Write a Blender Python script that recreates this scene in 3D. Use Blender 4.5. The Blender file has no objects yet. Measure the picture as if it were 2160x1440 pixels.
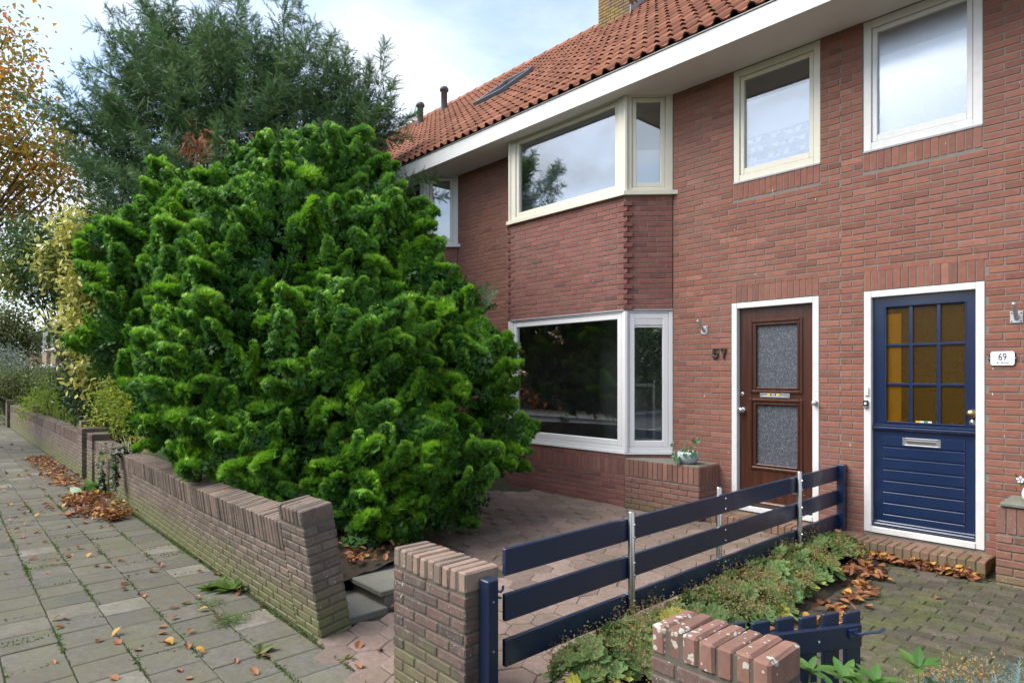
import bpy, math, random
import numpy as np
from mathutils import Vector, Matrix, Euler

R = math.radians
rng = np.random.default_rng(7)
random.seed(7)
scene = bpy.context.scene
COL = scene.collection

# ------------------------------------------------------------------ camera
CAM_Y, CAM_H, YAW = -6.45, 1.74, R(47.6)
cam = bpy.data.cameras.new('camera')
cam.sensor_width = 36.0
cam.lens = 1335.0 / 2160.0 * 36.0
cam.shift_y = 70.0 / 2160.0
cam.clip_end = 2000.0
camo = bpy.data.objects.new('camera', cam)
camo.location = (0.0, CAM_Y, CAM_H)
camo.rotation_euler = (R(90), 0, YAW)
COL.objects.link(camo)
scene.camera = camo

# ------------------------------------------------------------------ light
SUN_EL, SUN_AZ = R(50), R(-35)       # azimuth of the sun seen from the facade normal (-Y), towards -X
sd = Vector((math.sin(SUN_AZ) * math.cos(SUN_EL), -math.cos(SUN_AZ) * math.cos(SUN_EL), math.sin(SUN_EL)))
sun = bpy.data.lights.new('sun', 'SUN')
sun.energy = 1.5
sun.angle = R(48)
sun.color = (1.0, 0.965, 0.92)
suno = bpy.data.objects.new('sun', sun)
suno.rotation_euler = sd.to_track_quat('Z', 'Y').to_euler()
suno.location = sd * 30
COL.objects.link(suno)

world = bpy.data.worlds.new('World')
scene.world = world
world.use_nodes = True
wt = world.node_tree
wt.nodes.clear()
def wn(t, **k):
    n = wt.nodes.new(t)
    for a, b in k.items():
        setattr(n, a, b)
    return n
def wl(a, b):
    wt.links.new(a, b)
w_out = wn('ShaderNodeOutputWorld')
w_bg = wn('ShaderNodeBackground'); w_bg.inputs[1].default_value = 0.090
w_sky = wn('ShaderNodeTexSky', sky_type='NISHITA')
w_sky.sun_disc = False
w_sky.sun_elevation = SUN_EL
w_sky.sun_rotation = math.atan2(sd.x, sd.y)
w_sky.air_density = 1.0; w_sky.dust_density = 1.6; w_sky.ozone_density = 1.2
w_tc = wn('ShaderNodeTexCoord')
w_sep = wn('ShaderNodeSeparateXYZ'); wl(w_tc.outputs['Generated'], w_sep.inputs[0])
w_z = wn('ShaderNodeMath', operation='MAXIMUM'); wl(w_sep.outputs[2], w_z.inputs[0]); w_z.inputs[1].default_value = 0.0
w_z2 = wn('ShaderNodeMath', operation='ADD'); wl(w_z.outputs[0], w_z2.inputs[0]); w_z2.inputs[1].default_value = 0.22
w_dv = wn('ShaderNodeVectorMath', operation='SCALE')
w_inv = wn('ShaderNodeMath', operation='DIVIDE'); w_inv.inputs[0].default_value = 1.0; wl(w_z2.outputs[0], w_inv.inputs[1])
wl(w_tc.outputs['Generated'], w_dv.inputs[0]); wl(w_inv.outputs[0], w_dv.inputs['Scale'])
w_map = wn('ShaderNodeMapping'); wl(w_dv.outputs[0], w_map.inputs[0])
w_map.inputs['Location'].default_value = (1.3, 0.4, 0.0)
w_map.inputs['Scale'].default_value = (1.0, 1.0, 0.0)
w_n1 = wn('ShaderNodeTexNoise'); w_n1.inputs['Scale'].default_value = 1.15; w_n1.inputs['Detail'].default_value = 9; w_n1.inputs['Roughness'].default_value = 0.58; w_n1.inputs['Distortion'].default_value = 0.25
wl(w_map.outputs[0], w_n1.inputs['Vector'])
w_r1 = wn('ShaderNodeMapRange', interpolation_type='SMOOTHSTEP'); wl(w_n1.outputs[0], w_r1.inputs[0])
w_r1.inputs[1].default_value = 0.40; w_r1.inputs[2].default_value = 0.64; w_r1.inputs[3].default_value = 0.15; w_r1.inputs[4].default_value = 0.97
w_n2 = wn('ShaderNodeTexNoise'); w_n2.inputs['Scale'].default_value = 2.3; w_n2.inputs['Detail'].default_value = 7; w_n2.inputs['Roughness'].default_value = 0.6
wl(w_map.outputs[0], w_n2.inputs['Vector'])
w_cr = wn('ShaderNodeMix', data_type='RGBA'); wl(w_n2.outputs[0], w_cr.inputs['Factor'])
w_cr.inputs['A'].default_value = (2.1, 2.5, 3.1, 1); w_cr.inputs['B'].default_value = (4.9, 5.0, 5.15, 1)
w_gain = wn('ShaderNodeVectorMath', operation='SCALE'); wl(w_sky.outputs[0], w_gain.inputs[0]); w_gain.inputs['Scale'].default_value = 1.0
w_mix = wn('ShaderNodeMix', data_type='RGBA'); wl(w_r1.outputs[0], w_mix.inputs['Factor'])
wl(w_gain.outputs[0], w_mix.inputs['A']); wl(w_cr.outputs['Result'], w_mix.inputs['B'])
wl(w_mix.outputs['Result'], w_bg.inputs[0]); wl(w_bg.outputs[0], w_out.inputs[0])

vs = scene.view_settings
vs.view_transform = 'Standard'; vs.look = 'None'; vs.gamma = 1.0; vs.exposure = 1.95
vs.use_curve_mapping = False
scene.render.engine = 'CYCLES'
scene.cycles.use_denoising = True
scene.cycles.max_bounces = 5
scene.cycles.diffuse_bounces = 2
scene.cycles.glossy_bounces = 3
scene.cycles.transparent_max_bounces = 8
scene.cycles.sample_clamp_indirect = 6.0

# ------------------------------------------------------------------ materials
def newmat(name):
    m = bpy.data.materials.new(name)
    m.use_nodes = True
    nt = m.node_tree
    nt.nodes.clear()
    out = nt.nodes.new('ShaderNodeOutputMaterial')
    return m, nt, out
class NT:
    def __init__(s, name):
        s.m, s.nt, s.out = newmat(name)
    def n(s, t, ins=None, **k):
        nd = s.nt.nodes.new(t)
        for a, b in k.items():
            setattr(nd, a, b)
        for a, b in (ins or {}).items():
            if hasattr(b, 'is_linked') or isinstance(b, bpy.types.NodeSocket):
                s.nt.links.new(b, nd.inputs[a])
            else:
                nd.inputs[a].default_value = b
        return nd
    def link(s, a, b):
        s.nt.links.new(a, b)
    def attr(s, name):
        return s.n('ShaderNodeAttribute', attribute_name=name).outputs['Fac']
    def pos(s):
        return s.n('ShaderNodeNewGeometry').outputs['Position']
    def noise(s, scale, detail=4, rough=0.55, vec=None, dist=0.0):
        n = s.n('ShaderNodeTexNoise', {'Scale': scale, 'Detail': detail, 'Roughness': rough, 'Distortion': dist})
        s.link(vec if vec is not None else s.pos(), n.inputs['Vector'])
        return n.outputs[0]
    def ramp(s, fac, stops):
        n = s.n('ShaderNodeValToRGB')
        e = n.color_ramp.elements
        e[0].position, e[0].color = stops[0][0], (*stops[0][1], 1)
        e[1].position, e[1].color = stops[-1][0], (*stops[-1][1], 1)
        for p, c in stops[1:-1]:
            x = e.new(p); x.color = (*c, 1)
        s.link(fac, n.inputs[0])
        return n.outputs[0]
    def rng(s, fac, a, b, c=0.0, d=1.0, smooth=False):
        n = s.n('ShaderNodeMapRange', {1: a, 2: b, 3: c, 4: d})
        if smooth: n.interpolation_type = 'SMOOTHSTEP'
        s.link(fac, n.inputs[0])
        return n.outputs[0]
    def mix(s, fac, a, b, blend='MIX'):
        n = s.n('ShaderNodeMix', data_type='RGBA', blend_type=blend)
        for key, v in (('Factor', fac), ('A', a), ('B', b)):
            if isinstance(v, bpy.types.NodeSocket): s.link(v, n.inputs[key])
            elif key == 'Factor': n.inputs[key].default_value = v
            else: n.inputs[key].default_value = (*v, 1)
        return n.outputs['Result']
    def math(s, op, a, b=0.0):
        n = s.n('ShaderNodeMath', operation=op)
        for i, v in enumerate((a, b)):
            if isinstance(v, bpy.types.NodeSocket): s.link(v, n.inputs[i])
            else: n.inputs[i].default_value = v
        return n.outputs[0]
    def bump(s, h, strength=0.3, dist=0.01):
        n = s.n('ShaderNodeBump', {'Strength': strength, 'Distance': dist})
        s.link(h, n.inputs['Height'])
        return n.outputs[0]
    def prin(s, color, rough=0.8, normal=None, spec=0.3, metal=0.0, extra=None):
        n = s.n('ShaderNodeBsdfPrincipled')
        for key, v in (('Base Color', color), ('Roughness', rough), ('Metallic', metal), ('Specular IOR Level', spec)):
            if isinstance(v, bpy.types.NodeSocket): s.link(v, n.inputs[key])
            elif key == 'Base Color': n.inputs[key].default_value = (*v, 1)
            else: n.inputs[key].default_value = v
        if normal is not None: s.link(normal, n.inputs['Normal'])
        for k, v in (extra or {}).items(): n.inputs[k].default_value = v
        s.link(n.outputs[0], s.out.inputs[0])
        return n

def brick_mat(name, stops, var=0.25, lichen=0.0, algae=0.0, rough=0.88, specks=0.0, scale=1.0, soot=0.0, smear=0.0, lthr=(0.42, 0.75, 0.0, 0.30)):
    t = NT(name)
    tint = t.attr('tint')
    c = t.ramp(tint, stops)
    n = t.noise(26 * scale, 5, 0.65)
    c = t.mix(t.rng(n, 0.3, 0.75), c, t.mix(0.5, c, (0.5, 0.5, 0.5), 'MULTIPLY'), 'MIX') if var else c
    big = t.noise(1.1, 4, 0.6)
    c = t.mix(t.rng(big, 0.35, 0.7, 0.0, var), c, (0.16, 0.12, 0.105))
    mid = t.noise(11, 4, 0.7)
    c = t.mix(t.rng(mid, 0.38, 0.62, 0.0, 0.26), c, t.mix(1.0, c, (0.58, 0.56, 0.55), 'MULTIPLY'))
    if smear:
        sm = t.noise(17, 5, 0.75, None, 0.6)
        c = t.mix(t.rng(sm, 0.54, 0.70, 0.0, smear), c, (0.27, 0.25, 0.215))
    if soot:
        sn = t.noise(3.1, 5, 0.7)
        c = t.mix(t.rng(sn, 0.45, 0.75, 0, soot), c, (0.055, 0.045, 0.04))
    if algae:
        z = t.n('ShaderNodeSeparateXYZ'); t.link(t.pos(), z.inputs[0])
        an = t.noise(5.0, 6, 0.7)
        zz = t.math('ADD', t.rng(z.outputs[2], 0.0, 0.55, 1.0, 0.0), t.rng(an, 0.2, 0.8, -0.45, 0.35))
        c = t.mix(t.rng(zz, 0.25, 0.85, 0, algae, True), c, (0.135, 0.14, 0.062))
    if lichen:
        wob = t.n('ShaderNodeVectorMath', operation='MULTIPLY_ADD'); wn_ = t.n('ShaderNodeTexNoise', {'Scale': 60.0 * scale, 'Detail': 3.0}); t.link(t.pos(), wn_.inputs['Vector']); t.link(wn_.outputs[1], wob.inputs[0]); wob.inputs[1].default_value = (0.022 / scale,) * 3; t.link(t.pos(), wob.inputs[2])
        v = t.n('ShaderNodeTexVoronoi', {'Scale': 42.0 * scale}); t.link(wob.outputs[0], v.inputs['Vector'])
        ln = t.noise(4.5, 4, 0.7)
        thr = t.rng(ln, *lthr)
        d = t.math('SUBTRACT', thr, v.outputs['Distance'])
        v2 = t.n('ShaderNodeTexVoronoi', {'Scale': 95.0 * scale}); t.link(t.pos(), v2.inputs['Vector'])
        d2 = t.math('SUBTRACT', t.math('MULTIPLY', thr, 0.9), v2.outputs['Distance'])
        c = t.mix(t.rng(t.math('MAXIMUM', d, d2), 0.0, 0.03, 0, lichen), c, (0.46, 0.46, 0.40))
    if specks:
        v = t.n('ShaderNodeTexVoronoi', {'Scale': 9.0}); t.link(t.pos(), v.inputs['Vector'])
        mp = t.n('ShaderNodeMapping', {'Scale': (1.0, 1.0, 0.30)}); t.link(t.pos(), mp.inputs[0]); t.link(mp.outputs[0], v.inputs['Vector'])
        c = t.mix(t.math('LESS_THAN', v.outputs['Distance'], specks), c, (0.55, 0.50, 0.45))
    b = t.bump(t.noise(110 * scale, 4, 0.6), 0.35, 0.004)
    t.prin(c, rough, b, 0.2)
    return t.m
M = {}
M['brick'] = brick_mat('facade brick', [(0, (0.178, 0.075, 0.054)), (0.35, (0.262, 0.105, 0.074)), (0.7, (0.310, 0.126, 0.085)), (1, (0.366, 0.157, 0.110))], 0.30, specks=0.035, soot=0.15, smear=0.16)
M['brick_dark'] = brick_mat('bay brick', [(0, (0.167, 0.069, 0.062)), (0.4, (0.249, 0.097, 0.078)), (0.75, (0.303, 0.118, 0.091)), (1, (0.349, 0.145, 0.114))], 0.32, specks=0.03)
M['brick_low'] = brick_mat('planter brick', [(0, (0.176, 0.088, 0.065)), (0.5, (0.247, 0.120, 0.088)), (1, (0.325, 0.163, 0.120))], 0.45, lichen=0.5, algae=0.7)
M['brick_garden'] = brick_mat('garden wall brick', [(0, (0.115, 0.092, 0.076)), (0.35, (0.170, 0.134, 0.106)), (0.7, (0.215, 0.164, 0.126)), (1, (0.25, 0.175, 0.13))], 0.30, lichen=0.9, algae=0.95, soot=0.55, smear=0.5)
M['brick_pier'] = brick_mat('pier brick', [(0, (0.060, 0.052, 0.052)), (0.35, (0.105, 0.078, 0.070)), (0.7, (0.165, 0.105, 0.085)), (1, (0.200, 0.085, 0.065))], 0.25, lichen=1.0, algae=0.75, soot=0.35, smear=0.4)
M['brick_cap'] = brick_mat('red coping brick', [(0, (0.20, 0.108, 0.080)), (0.5, (0.255, 0.135, 0.100)), (1, (0.30, 0.165, 0.122))], 0.40, lichen=0.85, scale=0.40, lthr=(0.38, 0.66, 0.0, 0.46), smear=0.2)
M['brick_cap_grey'] = brick_mat('grey brown coping brick', [(0, (0.213, 0.163, 0.125)), (0.5, (0.288, 0.206, 0.156)), (1, (0.338, 0.231, 0.175))], 0.35, lichen=0.7)
M['brick_chimney'] = brick_mat('chimney brick', [(0, (0.13, 0.09, 0.07)), (1, (0.22, 0.14, 0.10))], 0.3, soot=0.4)
M['brick_far'] = brick_mat('far yellow brick', [(0, (0.26, 0.19, 0.13)), (1, (0.36, 0.27, 0.19))], 0.2)
def plain(name, col, rough=0.6, spec=0.4, nscale=30, namt=0.12, bump=0.0, metal=0.0, coat=0.0, dirt=None, dscale=3.0):
    t = NT(name)
    n = t.noise(nscale, 5, 0.6)
    c = t.mix(t.rng(n, 0.3, 0.7, 0, namt), col, tuple(x * 0.55 for x in col))
    if dirt:
        dn = t.noise(dscale, 6, 0.7)
        c = t.mix(t.rng(dn, 0.5, 0.8, 0, dirt[1]), c, dirt[0])
    b = t.bump(t.noise(nscale * 3, 4, 0.6), bump, 0.004) if bump else None
    t.prin(c, rough, b, spec, metal, {'Coat Weight': coat, 'Coat Roughness': 0.12} if coat else None)
    return t.m
def simple(name, col, rough=0.6, spec=0.4, metal=0.0):
    t = NT(name); t.prin(col, rough, None, spec, metal); return t.m
M['mortar'] = plain('mortar', (0.215, 0.195, 0.17), 0.95, 0.1, 18, 0.45, 0.5)
M['mortar_dark'] = plain('old mortar', (0.12, 0.11, 0.09), 0.95, 0.1, 14, 0.5, 0.5, dirt=((0.10, 0.115, 0.05), 0.6))
M['white'] = plain('white paint', (0.66, 0.655, 0.64), 0.45, 0.4, 14, 0.08, dirt=((0.36, 0.35, 0.31), 0.45), dscale=4)
M['pvc'] = plain('white plastic frame', (0.73, 0.725, 0.715), 0.38, 0.4, 9, 0.06)
M['cream'] = plain('cream paint', (0.64, 0.61, 0.50), 0.45, 0.4, 12, 0.08, dirt=((0.5, 0.46, 0.36), 0.2), dscale=6)
M['soffit'] = plain('soffit paint', (0.66, 0.63, 0.59), 0.6, 0.3, 4, 0.10, dirt=((0.45, 0.42, 0.38), 0.25), dscale=2)
M['zinc'] = plain('zinc gutter', (0.30, 0.30, 0.28), 0.5, 0.4, 20, 0.3, metal=0.4)
M['lead'] = plain('lead strip', (0.34, 0.35, 0.36), 0.65, 0.3, 25, 0.5, 0.4)
M['navy'] = plain('navy gloss paint', (0.0075, 0.021, 0.066), 0.24, 0.5, 8, 0.25, coat=0.6)
M['navy_old'] = plain('weathered navy paint', (0.012, 0.018, 0.050), 0.36, 0.5, 8, 0.35, 0.08, coat=0.3, dirt=((0.045, 0.05, 0.07), 0.5), dscale=7)
M['steel'] = plain('stainless steel', (0.55, 0.53, 0.49), 0.28, 0.5, 40, 0.2, metal=1.0)
M['chrome'] = simple('chrome', (0.7, 0.7, 0.68), 0.15, 0.5, 1.0)
M['alu'] = plain('brushed aluminium', (0.50, 0.52, 0.54), 0.36, 0.5, 60, 0.2, metal=0.85)
M['brass'] = plain('aged brass', (0.33, 0.255, 0.13), 0.35, 0.5, 40, 0.3, metal=1.0)
M['galv'] = plain('galvanised steel', (0.48, 0.49, 0.50), 0.5, 0.4, 30, 0.25, metal=0.5)
M['darkmetal'] = plain('dark bronze', (0.055, 0.045, 0.04), 0.5, 0.4, 30, 0.4, metal=0.5)
M['enamel'] = simple('white enamel', (0.80, 0.81, 0.80), 0.15, 0.5)
M['black'] = simple('black', (0.012, 0.012, 0.014), 0.4)
M['inkblue'] = simple('blue black enamel', (0.010, 0.016, 0.032), 0.3)
M['yellow'] = simple('yellow sticker', (0.75, 0.42, 0.02), 0.5)
M['greenst'] = simple('green sticker', (0.03, 0.30, 0.13), 0.5)
M['redst'] = simple('red print', (0.45, 0.06, 0.04), 0.5)
M['whitest'] = simple('white print', (0.72, 0.72, 0.72), 0.5)
M['pipe'] = plain('grey vent pipe', (0.10, 0.11, 0.125), 0.5, 0.4, 20, 0.3)
def worn_navy():
    t = NT('weathered navy paint')
    n = t.noise(8, 5, 0.6); c = t.mix(t.rng(n, 0.3, 0.7, 0, 0.4), (0.009, 0.021, 0.055), (0.005, 0.011, 0.030))
    mp = t.n('ShaderNodeMapping', {'Scale': (60.0, 2.2, 60.0)}); t.link(t.pos(), mp.inputs[0])
    gr_ = t.noise(1.0, 5, 0.65, mp.outputs[0])
    c = t.mix(t.rng(gr_, 0.55, 0.75, 0, 0.35), c, (0.030, 0.038, 0.072))
    sc = t.noise(26, 4, 0.8); c = t.mix(t.rng(sc, 0.70, 0.74, 0, 0.7), c, (0.14, 0.15, 0.17))
    t.prin(c, t.rng(n, 0.2, 0.8, 0.25, 0.5), t.bump(gr_, 0.12, 0.004), 0.5, 0, {'Coat Weight': 0.25, 'Coat Roughness': 0.15})
    return t.m
M['navy_old'] = worn_navy()
def wood_brown():
    t = NT('varnished brown wood')
    mp = t.n('ShaderNodeMapping', {'Scale': (30.0, 30.0, 1.6)}); t.link(t.pos(), mp.inputs[0])
    n = t.noise(1.0, 6, 0.6, mp.outputs[0], 0.6)
    c = t.ramp(n, [(0.25, (0.030, 0.010, 0.006)), (0.55, (0.065, 0.021, 0.011)), (0.8, (0.10, 0.036, 0.018))])
    t.prin(c, 0.3, None, 0.5, 0, {'Coat Weight': 0.25, 'Coat Roughness': 0.2})
    return t.m
M['wood'] = wood_brown()
def glass(name, refl=2.2, base=0.06, tint=(0.90, 0.93, 0.93), rough=0.0, bump=0.0, bscale=60):
    t = NT(name)
    tr = t.n('ShaderNodeBsdfTransparent', {'Color': (*tint, 1)})
    gl = t.n('ShaderNodeBsdfGlossy', {'Roughness': rough, 'Color': (0.96, 0.98, 1.0, 1)})
    fr = t.n('ShaderNodeFresnel', {'IOR': 1.5})
    if bump:
        b = t.bump(t.noise(bscale, 3, 0.5), bump, 0.01)
        t.link(b, gl.inputs['Normal'])
    f = t.math('MINIMUM', t.math('ADD', t.math('MULTIPLY', fr.outputs[0], refl), base), 0.9)
    mx = t.n('ShaderNodeMixShader'); t.link(f, mx.inputs[0]); t.link(tr.outputs[0], mx.inputs[1]); t.link(gl.outputs[0], mx.inputs[2])
    t.link(mx.outputs[0], t.out.inputs[0])
    return t.m
M['glass'] = glass('window glass', 3.0, 0.10)
M['glass_low'] = glass('living room glass', 3.4, 0.12, (0.97, 0.98, 0.97))
M['glass_mid'] = glass('bedroom glass', 2.0, 0.07, (0.95, 0.97, 0.98))
M['film_mid'] = plain('pale blue printed film', (0.52, 0.58, 0.64), 0.8, 0.1, 40, 0.08)
M['glass_wavy'] = glass('wavy obscured glass', 3.0, 0.10, (0.86, 0.90, 0.92), 0.05, 0.22, 110)
def frosted():
    t = NT('figured obscured glass')
    v = t.n('ShaderNodeTexVoronoi', {'Scale': 95.0}, feature='DISTANCE_TO_EDGE'); t.link(t.pos(), v.inputs['Vector'])
    n = t.noise(120, 3, 0.6)
    c = t.mix(t.rng(n, 0.52, 0.66), (0.062, 0.068, 0.080), (0.20, 0.215, 0.235))
    b = t.bump(n, 0.6, 0.004)
    t.prin(c, 0.25, b, 0.6)
    return t.m
M['frosted'] = frosted()
def amber():
    t = NT('amber cathedral glass')
    n = t.noise(105, 3, 0.7)
    tr = t.n('ShaderNodeBsdfTransparent'); t.link(t.mix(t.rng(n, 0.35, 0.7), (0.92, 0.68, 0.04), (1.0, 0.88, 0.16)), tr.inputs[0])
    df = t.n('ShaderNodeBsdfDiffuse'); t.link(t.mix(t.rng(n, 0.45, 0.68), (0.035, 0.016, 0.002), (0.62, 0.36, 0.03)), df.inputs[0])  # pale flecks in the diffuse colour imitate glints
    gl = t.n('ShaderNodeBsdfGlossy', {'Roughness': 0.18}); t.link(t.bump(n, 0.5, 0.004), gl.inputs['Normal'])
    fr = t.n('ShaderNodeFresnel', {'IOR': 1.4})
    m1 = t.n('ShaderNodeMixShader', {0: 0.17}); t.link(tr.outputs[0], m1.inputs[1]); t.link(df.outputs[0], m1.inputs[2])
    m2 = t.n('ShaderNodeMixShader'); t.link(fr.outputs[0], m2.inputs[0]); t.link(m1.outputs[0], m2.inputs[1]); t.link(gl.outputs[0], m2.inputs[2])
    t.link(m2.outputs[0], t.out.inputs[0])
    return t.m
M['amber'] = amber()
M['film'] = plain('white privacy film', (0.74, 0.78, 0.82), 0.8, 0.1, 60, 0.10)  # also colours the sheets that imitate reflected sky
M['bird'] = simple('white print on film', (0.93, 0.94, 0.95), 0.8)
M['net'] = plain('net curtain', (0.58, 0.63, 0.68), 0.9, 0.1, 8, 0.05)  # colour of the sheets added to lift the upper bay panes
M['room'] = plain('room plaster', (0.68, 0.65, 0.60), 0.9, 0.1, 3, 0.1)
M['roomdark'] = plain('dark room', (0.09, 0.085, 0.08), 0.9, 0.1, 3, 0.1)
M['cabinet'] = plain('white cabinet', (0.62, 0.62, 0.60), 0.5, 0.3, 3, 0.05)
def tile_mat():
    t = NT('terracotta pantile')
    c = t.ramp(t.attr('tint'), [(0, (0.215, 0.078, 0.042)), (0.5, (0.300, 0.108, 0.055)), (1, (0.385, 0.155, 0.085))])
    n = t.noise(7, 6, 0.7)
    c = t.mix(t.rng(n, 0.42, 0.75, 0, 0.55), c, (0.17, 0.075, 0.045))
    n2 = t.noise(34, 5, 0.75)
    c = t.mix(t.rng(n2, 0.56, 0.70, 0, 0.75), c, (0.045, 0.035, 0.024))
    n3 = t.noise(23, 4, 0.7)
    c = t.mix(t.rng(n3, 0.66, 0.74, 0, 0.5), c, (0.36, 0.30, 0.22))
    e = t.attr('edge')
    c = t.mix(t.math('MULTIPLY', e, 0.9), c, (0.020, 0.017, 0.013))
    t.prin(c, 0.8, t.bump(n2, 0.4, 0.006), 0.25)
    return t.m
M['tile'] = tile_mat()
def slab_mat():
    t = NT('concrete paving slab')
    c = t.ramp(t.attr('tint'), [(0, (0.111, 0.112, 0.104)), (0.3, (0.151, 0.144, 0.125)), (0.7, (0.182, 0.170, 0.140)), (0.9, (0.216, 0.202, 0.167)), (1, (0.290, 0.271, 0.228))])
    s = t.noise(170, 3, 0.8)
    c = t.mix(t.rng(s, 0.35, 0.75, 0, 0.55), c, (0.059, 0.059, 0.056))
    s2 = t.noise(260, 2, 0.8)
    c = t.mix(t.rng(s2, 0.62, 0.75, 0, 0.6), c, (0.387, 0.381, 0.360))
    mm = t.noise(24, 5, 0.75)
    c = t.mix(t.rng(mm, 0.36, 0.66, 0, 0.55), c, t.mix(1.0, c, (0.50, 0.49, 0.46), 'MULTIPLY'))
    m3 = t.noise(7, 5, 0.7)
    c = t.mix(t.rng(m3, 0.45, 0.70, 0, 0.45), c, t.mix(1.0, c, (0.62, 0.60, 0.52), 'MULTIPLY'))
    d = t.noise(1.5, 6, 0.7)
    c = t.mix(t.rng(d, 0.38, 0.64, 0, 0.65), c, (0.099, 0.084, 0.066))
    d2 = t.noise(2.3, 5, 0.65, None, 0.5)
    c = t.mix(t.rng(d2, 0.42, 0.68, 0, 0.60), c, (0.120, 0.120, 0.062))
    t.prin(c, 0.9, t.bump(s, 0.5, 0.004), 0.2)
    return t.m
M['slab'] = slab_mat()
def hex_mat():
    t = NT('pink hexagon paver')
    c = t.ramp(t.attr('tint'), [(0, (0.190, 0.146, 0.123)), (0.5, (0.252, 0.188, 0.159)), (1, (0.325, 0.244, 0.207))])
    s = t.noise(150, 3, 0.8)
    c = t.mix(t.rng(s, 0.35, 0.75, 0, 0.5), c, (0.110, 0.072, 0.058))
    s2 = t.noise(210, 2, 0.8)
    c = t.mix(t.rng(s2, 0.60, 0.74, 0, 0.6), c, (0.545, 0.468, 0.416))
    d = t.noise(1.2, 5, 0.65)
    c = t.mix(t.rng(d, 0.40, 0.66, 0, 0.6), c, (0.150, 0.118, 0.081))
    mm = t.noise(22, 5, 0.75)
    c = t.mix(t.rng(mm, 0.36, 0.66, 0, 0.55), c, t.mix(1.0, c, (0.560, 0.526, 0.493), 'MULTIPLY'))
    t.prin(c, 0.9, t.bump(s, 0.5, 0.005), 0.2)
    return t.m
M['hex'] = hex_mat()
def paver_mat():
    t = NT('mossy garden paver')
    c = t.ramp(t.attr('tint'), [(0, (0.088, 0.078, 0.062)), (0.6, (0.125, 0.111, 0.088)), (1, (0.160, 0.128, 0.101))])
    s = t.noise(140, 3, 0.8)
    c = t.mix(t.rng(s, 0.35, 0.7, 0, 0.6), c, (0.043, 0.038, 0.028))
    s2 = t.noise(75, 2, 0.9)
    c = t.mix(t.rng(s2, 0.67, 0.72, 0, 0.75), c, (0.425, 0.425, 0.383))
    d = t.noise(1.9, 6, 0.7, None, 0.4)
    c = t.mix(t.rng(d, 0.44, 0.66, 0, 0.75), c, (0.101, 0.117, 0.037))
    mm = t.noise(20, 5, 0.75)
    c = t.mix(t.rng(mm, 0.36, 0.64, 0, 0.6), c, t.mix(1.0, c, (0.45, 0.45, 0.40), 'MULTIPLY'))
    t.prin(c, 0.92, t.bump(s, 0.6, 0.005), 0.15)
    return t.m
M['paver'] = paver_mat()
M['stone'] = plain('weathered stone', (0.19, 0.185, 0.155), 0.9, 0.2, 50, 0.5, 0.5, dirt=((0.11, 0.12, 0.055), 0.7), dscale=6)
M['soil'] = plain('soil', (0.050, 0.040, 0.030), 0.95, 0.1, 30, 0.6, 0.8)
M['sand'] = plain('joint sand', (0.062, 0.060, 0.042), 0.95, 0.1, 25, 0.6, 0.6, dirt=((0.075, 0.105, 0.030), 0.9), dscale=9)
M['ground'] = plain('grass and earth', (0.07, 0.085, 0.035), 0.95, 0.1, 2, 0.5)
M['asphalt'] = plain('asphalt', (0.055, 0.055, 0.057), 0.9, 0.2, 60, 0.4, 0.5)
M['kerb'] = plain('concrete kerb', (0.22, 0.22, 0.21), 0.9, 0.2, 30, 0.3, 0.3)
M['bark'] = plain('bark', (0.095, 0.062, 0.045), 0.95, 0.1, 22, 0.6, 0.9)
M['bark_red'] = plain('reddish bark', (0.16, 0.085, 0.055), 0.95, 0.1, 22, 0.6, 0.9)

def leaf_mat(name, stops, attr='tint', trans=0.35, rough=0.55, spec=0.35, var=0.5, tipcol=None):
    t = NT(name)
    c = t.ramp(t.attr(attr), stops)
    n = t.noise(2.6, 4, 0.6)
    c = t.mix(t.rng(n, 0.35, 0.68, 0, var), c, tuple(x * 0.5 for x in stops[len(stops) // 2][1]))
    p = t.prin(c, rough, None, spec)
    tl = t.n('ShaderNodeBsdfTranslucent'); t.link(c, tl.inputs[0])
    mx = t.n('ShaderNodeMixShader', {0: trans}); t.link(p.outputs[0], mx.inputs[1]); t.link(tl.outputs[0], mx.inputs[2])
    t.link(mx.outputs[0], t.out.inputs[0])
    return t.m

# ------------------------------------------------------------------ mesh helpers
def mesh_np(name, V, quads=None, tris=None, mat=None, attrs=None, smooth=False):
    V = np.asarray(V, np.float32).reshape(-1, 3)
    q = np.zeros((0, 4), np.int32) if quads is None else np.asarray(quads, np.int32).reshape(-1, 4)
    t = np.zeros((0, 3), np.int32) if tris is None else np.asarray(tris, np.int32).reshape(-1, 3)
    me = bpy.data.meshes.new(name)
    me.vertices.add(len(V)); me.vertices.foreach_set('co', V.ravel())
    loops = np.concatenate([q.ravel(), t.ravel()])
    me.loops.add(len(loops)); me.loops.foreach_set('vertex_index', loops)
    tot = np.concatenate([np.full(len(q), 4, np.int32), np.full(len(t), 3, np.int32)])
    st = np.concatenate([[0], np.cumsum(tot)[:-1]]).astype(np.int32) if len(tot) else np.zeros(0, np.int32)
    me.polygons.add(len(tot)); me.polygons.foreach_set('loop_start', st); me.polygons.foreach_set('loop_total', tot)
    me.polygons.foreach_set('use_smooth', np.full(len(tot), bool(smooth)))
    for k, a in (attrs or {}).items():
        at = me.attributes.new(k, 'FLOAT', 'POINT'); at.data.foreach_set('value', np.asarray(a, np.float32).ravel())
    me.update(calc_edges=True)
    if mat is not None: me.materials.append(mat if not isinstance(mat, str) else M[mat])
    return me

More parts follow.
